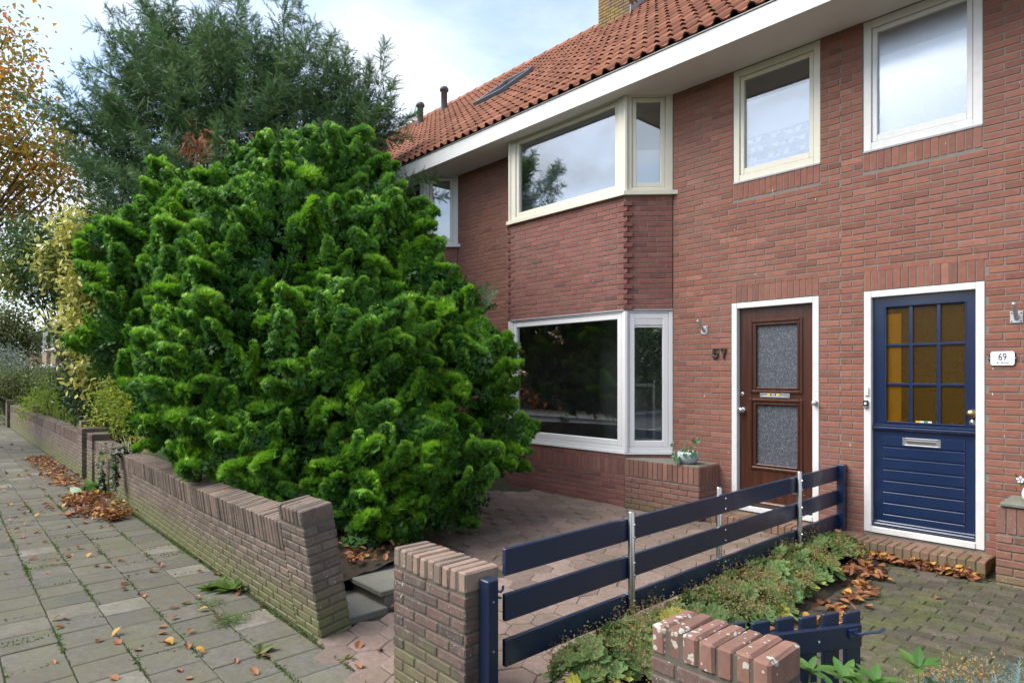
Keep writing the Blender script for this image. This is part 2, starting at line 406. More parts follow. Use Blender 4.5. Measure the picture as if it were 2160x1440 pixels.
class MB:
    """collects polygons of one mesh"""
    def __init__(s):
        s.v = []; s.q = []; s.t = []; s.n = 0; s.a = []
    def add(s, V, q=None, t=None, tint=0.5):
        V = np.asarray(V, float).reshape(-1, 3)
        if q is not None and len(q): s.q.append(np.asarray(q).reshape(-1, 4) + s.n)
        if t is not None and len(t): s.t.append(np.asarray(t).reshape(-1, 3) + s.n)
        s.v.append(V); s.n += len(V)
        s.a.append(np.full(len(V), tint) if np.isscalar(tint) else np.asarray(tint))
        return s
    def box(s, x0, x1, y0, y1, z0, z1, ch=0.0, tint=0.5):
        c = np.array([(x0 + x1) / 2, (y0 + y1) / 2, (z0 + z1) / 2]); h = np.abs(np.array([x1 - x0, y1 - y0, z1 - z0])) / 2
        V, q, t = cbox(h, ch)
        return s.add(V + c, q, t, tint)
    def fbox(s, fr, u0, u1, d0, d1, z0, z1, ch=0.0, tint=0.5):
        """box in a wall frame: u along the wall, d outwards"""
        h = np.abs(np.array([u1 - u0, d1 - d0, z1 - z0])) / 2
        V, q, t = cbox(h, ch)
        V = V + np.array([(u0 + u1) / 2, 0, (z0 + z1) / 2]); V[:, 1] = -V[:, 1] + (d0 + d1) / 2
        P = fr.pt(V[:, 0], V[:, 1], V[:, 2])
        q = q[:, ::-1] if len(q) else q; t = t[:, ::-1] if len(t) else t
        # frame (u, outward, z) is left-handed after the flip of V[:,1]; restore winding
        return s.add(P, q[:, ::-1] if len(q) else q, t[:, ::-1] if len(t) else t, tint)
    def tube(s, pts, rad, n=8, cap=True, tint=0.5):
        pts = np.asarray(pts, float); rad = np.broadcast_to(np.asarray(rad, float), (len(pts),))
        V = []
        prev = None
        for i, p in enumerate(pts):
            d = pts[min(i + 1, len(pts) - 1)] - pts[max(i - 1, 0)]
            d = d / (np.linalg.norm(d) + 1e-9)
            if prev is None:
                a = np.cross(d, [0, 0, 1.0]) if abs(d[2]) < 0.95 else np.cross(d, [1.0, 0, 0])
            else:
                a = prev - d * (prev @ d)
            a = a / (np.linalg.norm(a) + 1e-9); prev = a
            b = np.cross(d, a)
            th = np.arange(n) / n * 2 * np.pi
            V.append(p + rad[i] * (np.cos(th)[:, None] * a + np.sin(th)[:, None] * b))
        m = len(pts); V = np.concatenate(V)
        q = []
        for i in range(m - 1):
            for j in range(n):
                k = (j + 1) % n
                q.append((i * n + j, i * n + k, (i + 1) * n + k, (i + 1) * n + j))
        t = []
        if cap:
            V = np.vstack([V, pts[0], pts[-1]])
            for j in range(n):
                k = (j + 1) % n
                t.append((m * n, k, j)); t.append((m * n + 1, (m - 1) * n + j, (m - 1) * n + k))
        return s.add(V, q, t, tint)
    def lathe(s, c, prof, n=16, tint=0.5, axis='z'):
        """prof: list of (radius, height)"""
        V = []; th = np.arange(n) / n * 2 * np.pi
        for r, z in prof:
            ring = np.stack([r * np.cos(th), r * np.sin(th), np.full(n, z)], 1)
            if axis == 'y': ring = ring[:, [0, 2, 1]] * np.array([1, -1, 1])
            if axis == 'x': ring = ring[:, [2, 0, 1]]
            V.append(ring + np.asarray(c))
        q = []
        for i in range(len(prof) - 1):
            for j in range(n):
                k = (j + 1) % n
                q.append((i * n + j, i * n + k, (i + 1) * n + k, (i + 1) * n + j))
        V = np.concatenate(V)
        return s.add(V, q, None, tint)
    def prism(s, poly, z0, z1, tint=0.5):
        """vertical prism from a convex xy polygon (counter-clockwise)"""
        n = len(poly); P = np.asarray(poly, float)
        V = np.vstack([np.c_[P, np.full(n, z0)], np.c_[P, np.full(n, z1)]])
        q = [(i, (i + 1) % n, n + (i + 1) % n, n + i) for i in range(n)]
        t = [(n, n + i, n + i + 1) for i in range(1, n - 1)] + [(0, i + 1, i) for i in range(1, n - 1)]
        return s.add(V, q, t, tint)
    def quad(s, a, b, c, d, tint=0.5):
        return s.add([a, b, c, d], [(0, 1, 2, 3)], None, tint)
    def mesh(s, name, mat, smooth=False, off=None):
        V = np.concatenate(s.v) if s.v else np.zeros((0, 3))
        if off is not None: V = V - np.asarray(off)
        q = np.concatenate(s.q) if s.q else None; t = np.concatenate(s.t) if s.t else None
        return mesh_np(name, V, q, t, mat, {'tint': np.concatenate(s.a)} if s.a else None, smooth)

_CB = None
def _cb_template():
    sg = []; ax = []; idx = {}
    for sx in (-1, 1):
        for sy in (-1, 1):
            for sz in (-1, 1):
                for a in range(3):
                    idx[(sx, sy, sz, a)] = len(sg); sg.append((sx, sy, sz)); ax.append(a)
    q = []; t = []
    sg = np.array(sg); ax = np.array(ax)
    def orient(f):
        # outward winding judged on the centroid direction
        P = sg[list(f)] * (1 - 0.2 * (np.arange(3)[None, :] != ax[list(f)][:, None]))
        nrm = np.cross(P[1] - P[0], P[2] - P[0])
        return f if nrm @ P.mean(0) > 0 else f[::-1]
    for a in range(3):
        for s_ in (-1, 1):
            b, c = [k for k in range(3) if k != a]
            f = []
            for (p, r) in ((-1, -1), (1, -1), (1, 1), (-1, 1)):
                k = [0, 0, 0]; k[a] = s_; k[b] = p; k[c] = r
                f.append(idx[(*k, a)])
            q.append(orient(f))
    for a in range(3):            # edge along axis a
        b, c = [k for k in range(3) if k != a]
        for p in (-1, 1):
            for r in (-1, 1):
                k0 = [0, 0, 0]; k0[a] = -1; k0[b] = p; k0[c] = r
                k1 = list(k0); k1[a] = 1
                q.append(orient([idx[(*k0, b)], idx[(*k1, b)], idx[(*k1, c)], idx[(*k0, c)]]))
    for sx in (-1, 1):
        for sy in (-1, 1):
            for sz in (-1, 1):
                t.append(orient([idx[(sx, sy, sz, 0)], idx[(sx, sy, sz, 1)], idx[(sx, sy, sz, 2)]]))
    return sg.astype(float), ax, np.array(q), np.array(t)
_CB = _cb_template()
_B8 = np.array([(x, y, z) for x in (-1, 1) for y in (-1, 1) for z in (-1, 1)], float)
_BQ = np.array([(0, 1, 3, 2), (4, 6, 7, 5), (0, 4, 5, 1), (2, 3, 7, 6), (0, 2, 6, 4), (1, 5, 7, 3)])
def cbox(h, ch=0.0):
    h = np.asarray(h, float)
    if ch <= 0:
        return _B8 * h, _BQ.copy(), np.zeros((0, 3), int)
    sg, ax, q, t = _CB
    off = np.where(np.arange(3)[None, :] == ax[:, None], 0, ch)
    return sg * np.maximum(h - off, h * 0.2), q.copy(), t.copy()

class Frame:
    """vertical wall plane: origin A, unit u along it (left to right seen from outside), n outwards"""
    def __init__(s, A, B):
        s.A = np.array([A[0], A[1]], float); d = np.array([B[0] - A[0], B[1] - A[1]], float)
        s.L = float(np.linalg.norm(d)); s.u = d / s.L; s.n = np.array([s.u[1], -s.u[0]])
        s.rot = math.atan2(s.u[1], s.u[0])
    def pt(s, u, d, z):
        u, d, z = np.broadcast_arrays(np.asarray(u, float), np.asarray(d, float), np.asarray(z, float))
        xy = s.A + u[..., None] * s.u + d[..., None] * s.n
        return np.concatenate([xy, z[..., None]], -1)

# ------------------------------------------------------------------ objects
def link(name, data, parent=None, loc=(0, 0, 0), rot=None, scale=None):
    o = bpy.data.objects.new(name, data)
    COL.objects.link(o)
    o.location = loc
    if rot is not None: o.rotation_euler = rot
    if scale is not None: o.scale = scale
    if parent is not None: o.parent = parent
    return o
def tag(o, label, cat, group=None):
    o['label'] = label; o['category'] = cat
    if group: o['group'] = group
    return o
def thing(name, label, cat, loc=(0, 0, 0), group=None):
    return tag(link(name, None, None, loc), label, cat, group)
def wpos(o):
    p = np.zeros(3)
    while o is not None:
        p = p + np.array(o.location); o = o.parent
    return p
def part(name, mb, mat, parent, smooth=False, label=None, origin=None):
    """mesh given in world coordinates becomes a child; its origin sits at the parent's base or at `origin`"""
    base = wpos(parent)
    org = base if origin is None else np.asarray(origin, float)
    o = link(name, mb.mesh(name, mat, smooth, org), parent, org - base)
    if label: o['label'] = label
    return o
def solid(name, mb, mat, label, cat, group=None, smooth=False, loc=None):
    V = np.concatenate(mb.v); base = np.array([V[:, 0].mean(), V[:, 1].mean(), V[:, 2].min()]) if loc is None else np.asarray(loc, float)
    o = link(name, mb.mesh(name, mat, smooth, base), None, base)
    return tag(o, label, cat, group)
def structure(name, mb, mat, smooth=False):
    o = link(name, mb.mesh(name, mat, smooth)); o['kind'] = 'structure'; return o
def stuff(name, me, parent=None, label=None, cat=None):
    o = link(name, me, parent, (0, 0, 0) if parent is None else -wpos(parent)); o['kind'] = 'stuff'
    if label: o['label'] = label; o['category'] = cat
    return o
FWD = np.array([-math.sin(YAW), math.cos(YAW)]); RGT = np.array([math.cos(YAW), math.sin(YAW)])
def project(P):
    P = np.asarray(P, float); d = P[..., :2] - np.array([0, CAM_Y])
    t = d @ FWD; r = d @ RGT; ts = np.where(t > 0.05, t, 0.05)
    return 1080 + 1335 * r / ts, 790 - 1335 * (P[..., 2] - CAM_H) / ts, t

# ------------------------------------------------------------------ brick laying
BL, BH, BJ = 0.2010, 0.0518, 0.0094       # brick length, height, joint
CO = BH + BJ                             # course height
class Bricks:
    def __init__(s): s.r = []            # cx cy cz hx hy hz rot tint
    def add(s, fr, u0, u1, z0, z1, d1=0.0, depth=0.05, tint=None, jit=0.0015):
        if u1 - u0 < 0.012: return
        dd = d1 + random.uniform(-1, 1) * jit
        c = fr.pt((u0 + u1) / 2, dd - depth / 2, (z0 + z1) / 2 + random.uniform(-1, 1) * jit * 0.8)
        s.r.append((*c, (u1 - u0) / 2, depth / 2, (z1 - z0) / 2, fr.rot, min(1, max(0, random.gauss(.54, .17))) if tint is None else tint))
    def course(s, fr, u0, u1, z0, phase, d1=0.0, depth=0.05, h=BH, jit=0.0015):
        """stretchers between u0 and u1, cut at both ends"""
        p = BL + BJ
        k = math.floor((u0 - phase) / p)
        cuts = []
        x = phase + k * p
        while x < u1 - 0.001:
            a, b = max(x, u0), min(x + p - BJ, u1)
            if b - a > 0.02: cuts.append([a, b])
            x += p
        for i, (a, b) in enumerate(cuts):
            if i == 0 and b - a < 0.05 and len(cuts) > 1: cuts[1][0] = a; continue
            if i == len(cuts) - 1 and b - a < 0.05 and i > 0: continue
            e = b if not (i == len(cuts) - 2 and cuts[-1][1] - cuts[-1][0] < 0.05) else cuts[-1][1]
            w = random.uniform(-1, 1) * 0.002
            s.add(fr, a, e + (w if e < u1 - 0.003 else 0), z0, z0 + h, d1, depth, None, jit)
    def soldiers(s, fr, u0, u1, z0, z1, d1=0.0, depth=0.05, pitch=0.0612, jit=0.0015):
        n = max(1, round((u1 - u0) / pitch)); w = (u1 - u0) / n
        for i in range(n):
            s.add(fr, u0 + i * w + BJ * 0.42, u0 + (i + 1) * w - BJ * 0.42, z0 + 0.002, z1 - 0.002, d1, depth, None, jit)
def free_spans(u0, u1, blocks):
    sp = [(u0, u1)]
    for a, b in sorted(blocks):
        out = []
        for p, q in sp:
            if b <= p or a >= q: out.append((p, q))
            else:
                if a > p: out.append((p, a))
                if b < q: out.append((b, q))
        sp = out
    return [x for x in sp if x[1] - x[0] > 0.015]
def wall_bricks(B, fr, u0, u1, z0, z1, holes=(), zref=0.0, d1=0.0, depth=0.05, start=0):
    k = math.ceil((z0 - zref - 1e-4) / CO)
    while zref + k * CO + BH <= z1 + 0.012:
        z = zref + k * CO
        bl = [(h[0] - 0.004, h[1] + 0.004) for h in holes if h[2] < z + BH * 0.6 and h[3] > z + BH * 0.4]
        ph = ((k % 2) * 0.5 + (0.03 if k % 4 > 1 else 0)) * (BL + BJ) + start
        for a, b in free_spans(u0, u1, bl): B.course(fr, a, b, z, ph, d1, depth, min(BH, z1 - z))
        k += 1
_BM = {}
def unit_brick(mat, ch, h, tint):
    dims = tuple(max(0.004, round(v / 0.004) * 0.004) for v in h)
    key = (mat, round(ch, 4), dims, tint)
    if key not in _BM:
        V, q, t = cbox(dims, ch)
        V = V + np.random.default_rng(len(_BM)).normal(0, ch * 0.16, V.shape)
        _BM[key] = (mesh_np('brick', V, q, t, mat, {'tint': np.full(len(V), tint)}), dims)
    return _BM[key]
def lay(B, mat, parent, name='brick', ch=0.004, limit=300, deform=None, rest_name=None, taken=None, rest_parent=None):
    """the bricks that show largest become objects, the rest one joined part"""
    A = np.array(B.r)
    if not len(A): return
    C = A[:, :3].copy(); tilt = np.zeros(len(A))
    if deform is not None: C, tilt = deform(C)
    x, y, t = project(C)
    inside = (x > -30) & (x < 2190) & (y > -30) & (y < 1470) & (t > 0.3)
    score = np.where(inside, A[:, 3] * A[:, 5] / np.maximum(t, .3) ** 2, -1.0) + inside * 1e-6
    order = np.argsort(-score)
    n_ind = int(min(limit, inside.sum()))
    ind, rest = order[:n_ind], order[n_ind:]
    base = wpos(parent)
    for i in ind:
        hx, hy, hz = A[i, 3:6]
        me, dm = unit_brick(mat, ch, (hx, hy, hz), round(A[i, 7] * 5) / 5)
        rt = (0, 0, A[i, 6]) if tilt[i] == 0 else (Matrix.Rotation(tilt[i], 3, 'X') @ Matrix.Rotation(A[i, 6], 3, 'Z')).to_euler()
        o = link(name, me, parent, C[i] - base, rt, (hx / dm[0], hy / dm[1], hz / dm[2]))
    if len(rest):
        far = ch <= 0
        if far: tv = _B8; q, tr = _BQ, np.zeros((0, 3), int)
        else: sg, ax, q, tr = _CB
        n = len(rest); H = A[rest, 3:6]
        if far: V = tv[None] * H[:, None, :]
        else:
            off = np.where(np.arange(3)[None, :] == ax[:, None], 0, ch)
            V = sg[None] * np.maximum(H[:, None, :] - off[None], H[:, None, :] * 0.2)
        m = V.shape[1]
        ct, st = np.cos(tilt[rest])[:, None], np.sin(tilt[rest])[:, None]
        c, s_ = np.cos(A[rest, 6])[:, None], np.sin(A[rest, 6])[:, None]
        xx, yy = V[..., 0] * c - V[..., 1] * s_, V[..., 0] * s_ + V[..., 1] * c
        P = np.stack([xx, yy * ct - V[..., 2] * st, yy * st + V[..., 2] * ct], -1) + C[rest][:, None, :]
        k = (np.arange(n) * m)[:, None, None]
        rp = rest_parent or parent
        me = mesh_np(rest_name or name, P.reshape(-1, 3), (q[None] + k).reshape(-1, 4), (tr[None] + k).reshape(-1, 3) if len(tr) else None, mat, {'tint': np.repeat(A[rest, 7], m)})
        o = link(rest_name or name + 'work', me, rp, -wpos(rp)); o['kind'] = 'stuff'

def slab_with_holes(mb, fr, u0, u1, z0, z1, holes, d_front, d_back):
    """wall slab with rectangular openings and reveals"""
    us = sorted({u0, u1, *[min(max(h[0], u0), u1) for h in holes], *[min(max(h[1], u0), u1) for h in holes]})
    zs = sorted({z0, z1, *[min(max(h[2], z0), z1) for h in holes], *[min(max(h[3], z0), z1) for h in holes]})
    nu, nz = len(us) - 1, len(zs) - 1
    full = np.ones((nu, nz), bool)
    for i in range(nu):
        for j in range(nz):
            uc, zc = (us[i] + us[i + 1]) / 2, (zs[j] + zs[j + 1]) / 2
            if any(h[0] < uc < h[1] and h[2] < zc < h[3] for h in holes): full[i, j] = False
    def P(u, d, z): return fr.pt(u, d, z)
    for i in range(nu):
        for j in range(nz):
            if not full[i, j]: continue
            a, b, c, e = us[i], us[i + 1], zs[j], zs[j + 1]
            mb.quad(P(a, d_front, c), P(b, d_front, c), P(b, d_front, e), P(a, d_front, e))
            mb.quad(P(b, d_back, c), P(a, d_back, c), P(a, d_back, e), P(b, d_back, e))
            if i == 0 or not full[i - 1, j]: mb.quad(P(a, d_back, c), P(a, d_front, c), P(a, d_front, e), P(a, d_back, e))
            if i == nu - 1 or not full[i + 1, j]: mb.quad(P(b, d_front, c), P(b, d_back, c), P(b, d_back, e), P(b, d_front, e))
            if j == 0 or not full[i, j - 1]: mb.quad(P(a, d_back, c), P(b, d_back, c), P(b, d_front, c), P(a, d_front, c))
            if j == nz - 1 or not full[i, j + 1]: mb.quad(P(a, d_front, e), P(b, d_front, e), P(b, d_back, e), P(a, d_back, e))
# ------------------------------------------------------------------ the terrace
SOF = 5.05; OVER = 0.60
PITCH = math.atan2(3.842, 4.635); RIDGE_Y, RIDGE_Z = 4.0, 9.1; EAVE_Y, EAVE_Z = -0.635, 5.258
BAY_Y = 0.40
L_DOOR = (0.205, 1.13, 0.28, 2.515); L_WIN = (0.195, 1.115, 3.825, 5.045)
L_J1, L_C1, L_C2, L_J2, L_W = 1.875, 2.275, 4.315, 4.715, 5.375

def make_tile(tint):
    xs = np.array([0.0, 0.030, 0.080, 0.112, 0.134, 0.164, 0.194, 0.220]) * .90; zs = np.array([0.014, 0.004, 0.001, 0.010, 0.036, 0.050, 0.036, 0.010])
    ln, lift, th = 0.395, 0.026, 0.017
    n = len(xs)
    low = np.c_[xs, np.zeros(n), zs + lift]; up = np.c_[xs, np.full(n, ln), zs]
    low2 = low.copy(); bot = low - np.array([0, -0.004, th])
    V = np.vstack([low, up, low2, bot]); q = []
    for i in range(n - 1):
        q.append((i, i + 1, n + i + 1, n + i))
        q.append((3 * n + i, 3 * n + i + 1, 2 * n + i + 1, 2 * n + i))
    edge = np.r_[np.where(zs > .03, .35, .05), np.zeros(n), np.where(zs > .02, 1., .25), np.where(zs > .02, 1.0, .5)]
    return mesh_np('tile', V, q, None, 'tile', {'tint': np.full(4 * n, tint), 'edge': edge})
TILES = [make_tile(i / 7) for i in range(8)]
_tv = np.empty(len(TILES[0].vertices) * 3); TILES[0].vertices.foreach_get('co', _tv); _tv = _tv.reshape(-1, 3)
_tq = np.array([list(p.vertices) for p in TILES[0].polygons]); _te = np.empty(len(_tv)); TILES[0].attributes['edge'].data.foreach_get('value', _te)

def lay_tiles(parent, x0, x1, limit=300, skip=None):
    rows = 18; gauge = math.hypot(4.635, 3.842) / rows; ncol = round((x1 - x0) / 0.181); w = (x1 - x0) / ncol
    cp, sp = math.cos(PITCH), math.sin(PITCH)
    T = []
    for r in range(rows):
        sag = 0.010 * math.sin(r * 0.9 + x0)
        for c in range(ncol):
            s_ = r * gauge
            x = x0 + c * w + random.uniform(-1, 1) * 0.004
            y = EAVE_Y + s_ * cp; z = EAVE_Z + s_ * sp - 0.004 + sag * 0.3 + random.uniform(-1, 1) * 0.004
            if skip and skip[0] < x + 0.1 < skip[1] and skip[2] < y + 0.12 < skip[3]: continue
            T.append((x, y, z, random.uniform(-1, 1) * 0.02, random.random(), random.uniform(-1, 1) * 0.012))
    A = np.array(T); px_, py_, t = project(A[:, :3]); inside = (px_ > -20) & (px_ < 2180) & (py_ > -20) & (py_ < 1000)
    order = np.argsort(-np.where(inside, 1 / t, -t)); k = int(min(limit, inside.sum()))
    base = wpos(parent)
    for i in order[:k]:
        link('tile', TILES[int(A[i, 4] * 7.99)], parent, A[i, :3] - base, (PITCH + A[i, 5], 0, A[i, 3]))
    rest = order[k:]
    if len(rest):
        P = np.empty((len(rest), len(_tv), 3))
        for j, i in enumerate(rest):
            m = np.array(Euler((PITCH + A[i, 5], 0, A[i, 3])).to_matrix()); P[j] = _tv @ m.T + A[i, :3]
        kk = (np.arange(len(rest)) * len(_tv))[:, None, None]
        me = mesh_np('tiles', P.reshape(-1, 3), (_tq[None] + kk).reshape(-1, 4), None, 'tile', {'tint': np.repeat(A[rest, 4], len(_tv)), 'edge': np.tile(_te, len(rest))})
        o = link('roof_tiles', me, parent, -base); o['kind'] = 'stuff'

def window(parent, fr, u0, u1, z0, z1, fw=0.07, sw=0.045, sb=0.06, mat='white', sashmat=None, pane='glass', d0=-0.01, name='window', label=None, fb=None, ft=None, fwr=None, sash_d=0.0, depth=0.09):
    """outer frame (the part) with a sash and a pane under it; returns the glass rectangle"""
    sashmat = sashmat or mat; fb = fb or fw; ft = ft or fw; fwr = fwr or fw
    mb = MB()
    mb.fbox(fr, u0, u0 + fw, d0 - depth, d0, z0, z1, 0.004)
    mb.fbox(fr, u1 - fwr, u1, d0 - depth, d0, z0, z1, 0.004)
    mb.fbox(fr, u0 + fw, u1 - fwr, d0 - depth, d0 - 0.001, z0, z0 + fb, 0.004)
    mb.fbox(fr, u0 + fw, u1 - fwr, d0 - depth, d0 - 0.001, z1 - ft, z1, 0.004)
    w = part(name, mb, mat, parent, origin=fr.pt((u0 + u1) / 2, d0, z0))
    if label: w['label'] = label
    a, b, c, e = u0 + fw + 0.004, u1 - fwr - 0.004, z0 + fb + 0.004, z1 - ft - 0.004
    ds = d0 - 0.014 + sash_d
    mb = MB()
    mb.fbox(fr, a, a + sw, ds - 0.05, ds, c, e, 0.004)
    mb.fbox(fr, b - sw, b, ds - 0.05, ds, c, e, 0.004)
    mb.fbox(fr, a + sw, b - sw, ds - 0.05, ds - 0.001, c, c + sb, 0.004)
    mb.fbox(fr, a + sw, b - sw, ds - 0.05, ds - 0.001, e - sw, e, 0.004)
    part('sash', mb, sashmat, w)
    g = (a + sw - 0.006, b - sw + 0.006, c + sb - 0.006, e - sw + 0.006)
    mb = MB(); mb.fbox(fr, g[0], g[1], ds - 0.036, ds - 0.032, g[2], g[3])
    part('pane', mb, pane, w)
    return w, g, ds - 0.034

def bay_pts(X0, s, off=0.0):
    k = off * math.tan(R(22.5)); j = off * math.sqrt(2)
    xs = sorted([(X0 + s * (L_J1 - j), 0.0), (X0 + s * (L_C1 - k), -(BAY_Y + off)), (X0 + s * (L_C2 + k), -(BAY_Y + off)), (X0 + s * (L_J2 + j), 0.0)])
    return xs

def house(X0, s, label, o):
    xa, xb = sorted((X0, X0 + s * L_W))
    root = thing('terraced_house', label, 'house', ((xa + xb) / 2, 0, 0), 'houses of the brick terrace')
    def rect(L):
        a, b = sorted((X0 + s * L[0], X0 + s * L[1])); return (a - xa, b - xa, L[2], L[3])
    fr = Frame((xa, 0), (xb, 0))
    door, win = rect(L_DOOR), rect(L_WIN)
    bay = rect((L_J1, L_J2, -1, 6))
    ZB = 0.02
    spans = sorted([(0, bay[0]), (bay[1], xb - xa)], key=lambda a: a[0] - a[1])
    walls = []
    for a, b in spans:
        mb = MB(); slab_with_holes(mb, fr, a, b, ZB, SOF + 0.2, [h for h in (door, win) if a < h[0] < b], -0.0045, -0.24)
        walls.append(part('wall', mb, 'mortar', root))
    wall = walls[0]
    B = Bricks()
    lint = (door[0], door[1], door[3], door[3] + 0.188); sil = (win[0], win[1], win[2] - 0.188, win[2])
    wall_bricks(B, fr, 0.0, xb - xa, ZB, SOF + 0.06, [door, win, bay, lint, sil], zref=door[3] - 40 * CO)
    B.soldiers(fr, lint[0], lint[1], lint[2] + 0.004, lint[3])
    B.soldiers(fr, sil[0], sil[1], sil[2], sil[3] - 0.012)
    lay(B, 'brick', wall, limit=o.get('nf', 150), ch=0.003, rest_name='brickwork')
    mb = MB(); mb.fbox(fr, sil[0], sil[1], -0.02, 0.006, sil[3] - 0.012, sil[3] + 0.004); part('lead_strip', mb, 'lead', root)
    # ---- bay
    pts = bay_pts(X0, s)
    faces = [Frame(pts[i], pts[i + 1]) for i in range(3)]
    low, mid0, mid1 = 0.805, 2.505, 3.862
    for z0, z1 in ((ZB, low), (mid0, mid1)):
        mb = MB()
        P_, Q_ = bay_pts(X0, s, -0.0045), bay_pts(X0, s, -0.10)
        V = [(*p, z) for z in (z0, z1) for p in P_] + [(*p, z) for z in (z0, z1) for p in Q_]
        q = []
        for i in range(3): q += [(i, i + 1, 4 + i + 1, 4 + i), (8 + i + 1, 8 + i, 12 + i, 12 + i + 1), (4 + i, 4 + i + 1, 12 + i + 1, 12 + i), (i + 1, i, 8 + i, 8 + i + 1)]
        mb.add(V, q)
        bw = part('bay_wall', mb, 'mortar', root)
    B = Bricks()
    for i, f in enumerate(faces):
        sol = (-1, 9, 0.545, 0.735)
        wall_bricks(B, f, 0.006, f.L - 0.006, ZB, low - 0.004, [sol], zref=0.735 - 20 * CO)
        if i == 1: B.soldiers(f, 0.006, f.L - 0.006, 0.548, 0.733)
        else: wall_bricks(B, f, 0.006, f.L - 0.006, 0.54, 0.735, [], zref=0.735 - 20 * CO)
        wall_bricks(B, f, 0.006, f.L - 0.006, mid0, mid1, [], zref=mid0 + 0.010, start=0.03 * i)
    # toothed corners: alternate courses stand proud past the corner
    k = 0; z = mid0 + 0.010
    while z + BH < mid1 - 0.03:
        if k % 2 == 1:
            f = faces[1]
            B.add(f, f.L - 0.10, f.L + 0.036, z, z + BH, 0.004, 0.05, 0.30)
            B.add(f, -0.036, 0.10, z, z + BH, 0.004, 0.05, 0.30)
        else:
            f2 = faces[2]; B.add(f2, -0.020, 0.09, z, z + BH, 0.020, 0.05, 0.35)
            f0 = faces[0]; B.add(f0, f0.L - 0.09, f0.L + 0.020, z, z + BH, 0.020, 0.05, 0.35)
        z += CO; k += 1
    lay(B, 'brick_dark', bw, limit=o.get('nb', 130), ch=0.003, rest_name='bay_brickwork')
    # sills
    mb = MB(); mb.prism(bay_pts(X0, s, 0.045), mid1, mid1 + 0.048); part('bay_sill', mb, o['up'], root)
    mb = MB(); mb.prism(bay_pts(X0, s, 0.012), low - 0.006, low + 0.014); part('bay_sill', mb, 'pvc', root)
    mb = MB()
    for f in faces: mb.fbox(f, 0.0, f.L, -0.02, 0.004, mid0 - 0.008, mid0 + 0.012)
    part('lead_strip', mb, 'lead', root)
    # windows of the bay
    for i, f in enumerate(faces):
        fw = 0.115 if i == 1 else 0.085
        w, g, dg = window(root, f, 0.0, f.L, mid1 + 0.049, SOF + 0.004, fw, 0.05, 0.05, o['up'], None, 'glass', name='bay_window', fb=0.05, ft=0.022, label=o.get('uplabel'))
        mb = MB(); mb.fbox(f, g[0] - .02, g[1] + .02, dg - 0.05, dg - 0.046, g[2] - .02, 4.43)
        part('privacy_or_sky_sheet', mb, 'film', w)
        mb = MB(); mb.fbox(f, g[0] - .02, g[1] + .02, dg - 0.30 if i == 1 else dg - 0.13, dg - 0.295 if i == 1 else dg - 0.125, g[2], g[3] + .03)
        if i == 1 or o.get('side_sheets'): part('pale_fill_sheet', mb, 'net', w)  # pale sheet added behind the glass to brighten the upper panes
        w, g, dg = window(root, f, 0.0, f.L, low + 0.015, mid0 - 0.012, 0.06 if i == 1 else 0.05, 0.062, 0.07, 'pvc', None, 'glass_low', name='bay_window', fb=0.062, ft=0.02, sash_d=0.008)
        if i != 1:
            mb = MB(); mb.fbox(f, g[0], g[1], dg + 0.012, dg + 0.030, g[3] - 0.085, g[3] - 0.005, 0.004)
            mb.fbox(f, g[0], g[1], dg + 0.015, dg + 0.022, g[3] - 0.11, g[3] - 0.088); part('vent_grille', mb, 'white', w)
    # corner cover posts
    for i in (1, 2):
        p = pts[i]
        for z0, z1 in ((low + 0.016, mid0 - 0.013), (mid1 + 0.050, SOF)):
            mb = MB()
            q = np.array([(p[0] + math.cos(a) * 0.030, p[1] + math.sin(a) * 0.030 + 0.018) for a in np.linspace(0, 2 * math.pi, 9)[:-1] + 0.39])
            mb.prism(q, z0, z1); part('corner_post', mb, 'pvc' if z0 < 2 else o['up'], root)
    # ---- window above the door
    w, g, dg = window(root, fr, win[0], win[1], win[2], win[3], 0.068, 0.042, 0.062, o['wmat'], None, o['wglass'], fb=0.078, ft=0.075)
    if o['wglass'] != 'glass_wavy':
        mb = MB(); mb.fbox(fr, g[0] - .02, g[1] + .02, dg - 0.03, dg - 0.027, g[2] - .02, 4.30); part('privacy_or_sky_sheet', mb, 'film_mid', w)
        mb = MB(); mb.fbox(fr, g[0] - .02, g[1] + .02, dg - 0.03, dg - 0.027, 4.303, 4.70); part('sky_glare_sheet', mb, 'film', w)  # white sheet added to imitate sky mirrored in the glass
        birds(fr, w, g, dg - 0.025)
    else:
        mb = MB(); mb.fbox(fr, g[0] - .02, g[1] + .02, dg - 0.05, dg - 0.047, g[2] - .02, 4.72); part('privacy_or_sky_sheet', mb, 'film', w)  # sheet added behind the wavy glass, stands in for bright sky reflection
    # ---- roof edge
    mb = MB(); mb.box(xa, xb, -OVER, 0.30, SOF, SOF + 0.02); sof = part('soffit', mb, 'soffit', root)
    mb = MB(); mb.box(xa, xb, -OVER - 0.022, -OVER, SOF - 0.02, SOF + 0.195, 0.003); part('fascia', mb, 'white', root)
    mb = MB(); mb.box(xa, xb, -OVER - 0.034, -OVER + 0.12, SOF + 0.196, SOF + 0.212, 0.003); part('gutter', mb, 'zinc', root)
    # ---- roof
    mb = MB()
    mb.quad((xa, EAVE_Y + 0.06, EAVE_Z + 0.01), (xb, EAVE_Y + 0.06, EAVE_Z + 0.01), (xb, RIDGE_Y, RIDGE_Z - 0.03), (xa, RIDGE_Y, RIDGE_Z - 0.03))
    mb.quad((xb, 8.6, EAVE_Z), (xa, 8.6, EAVE_Z), (xa, RIDGE_Y, RIDGE_Z - 0.03), (xb, RIDGE_Y, RIDGE_Z - 0.03))
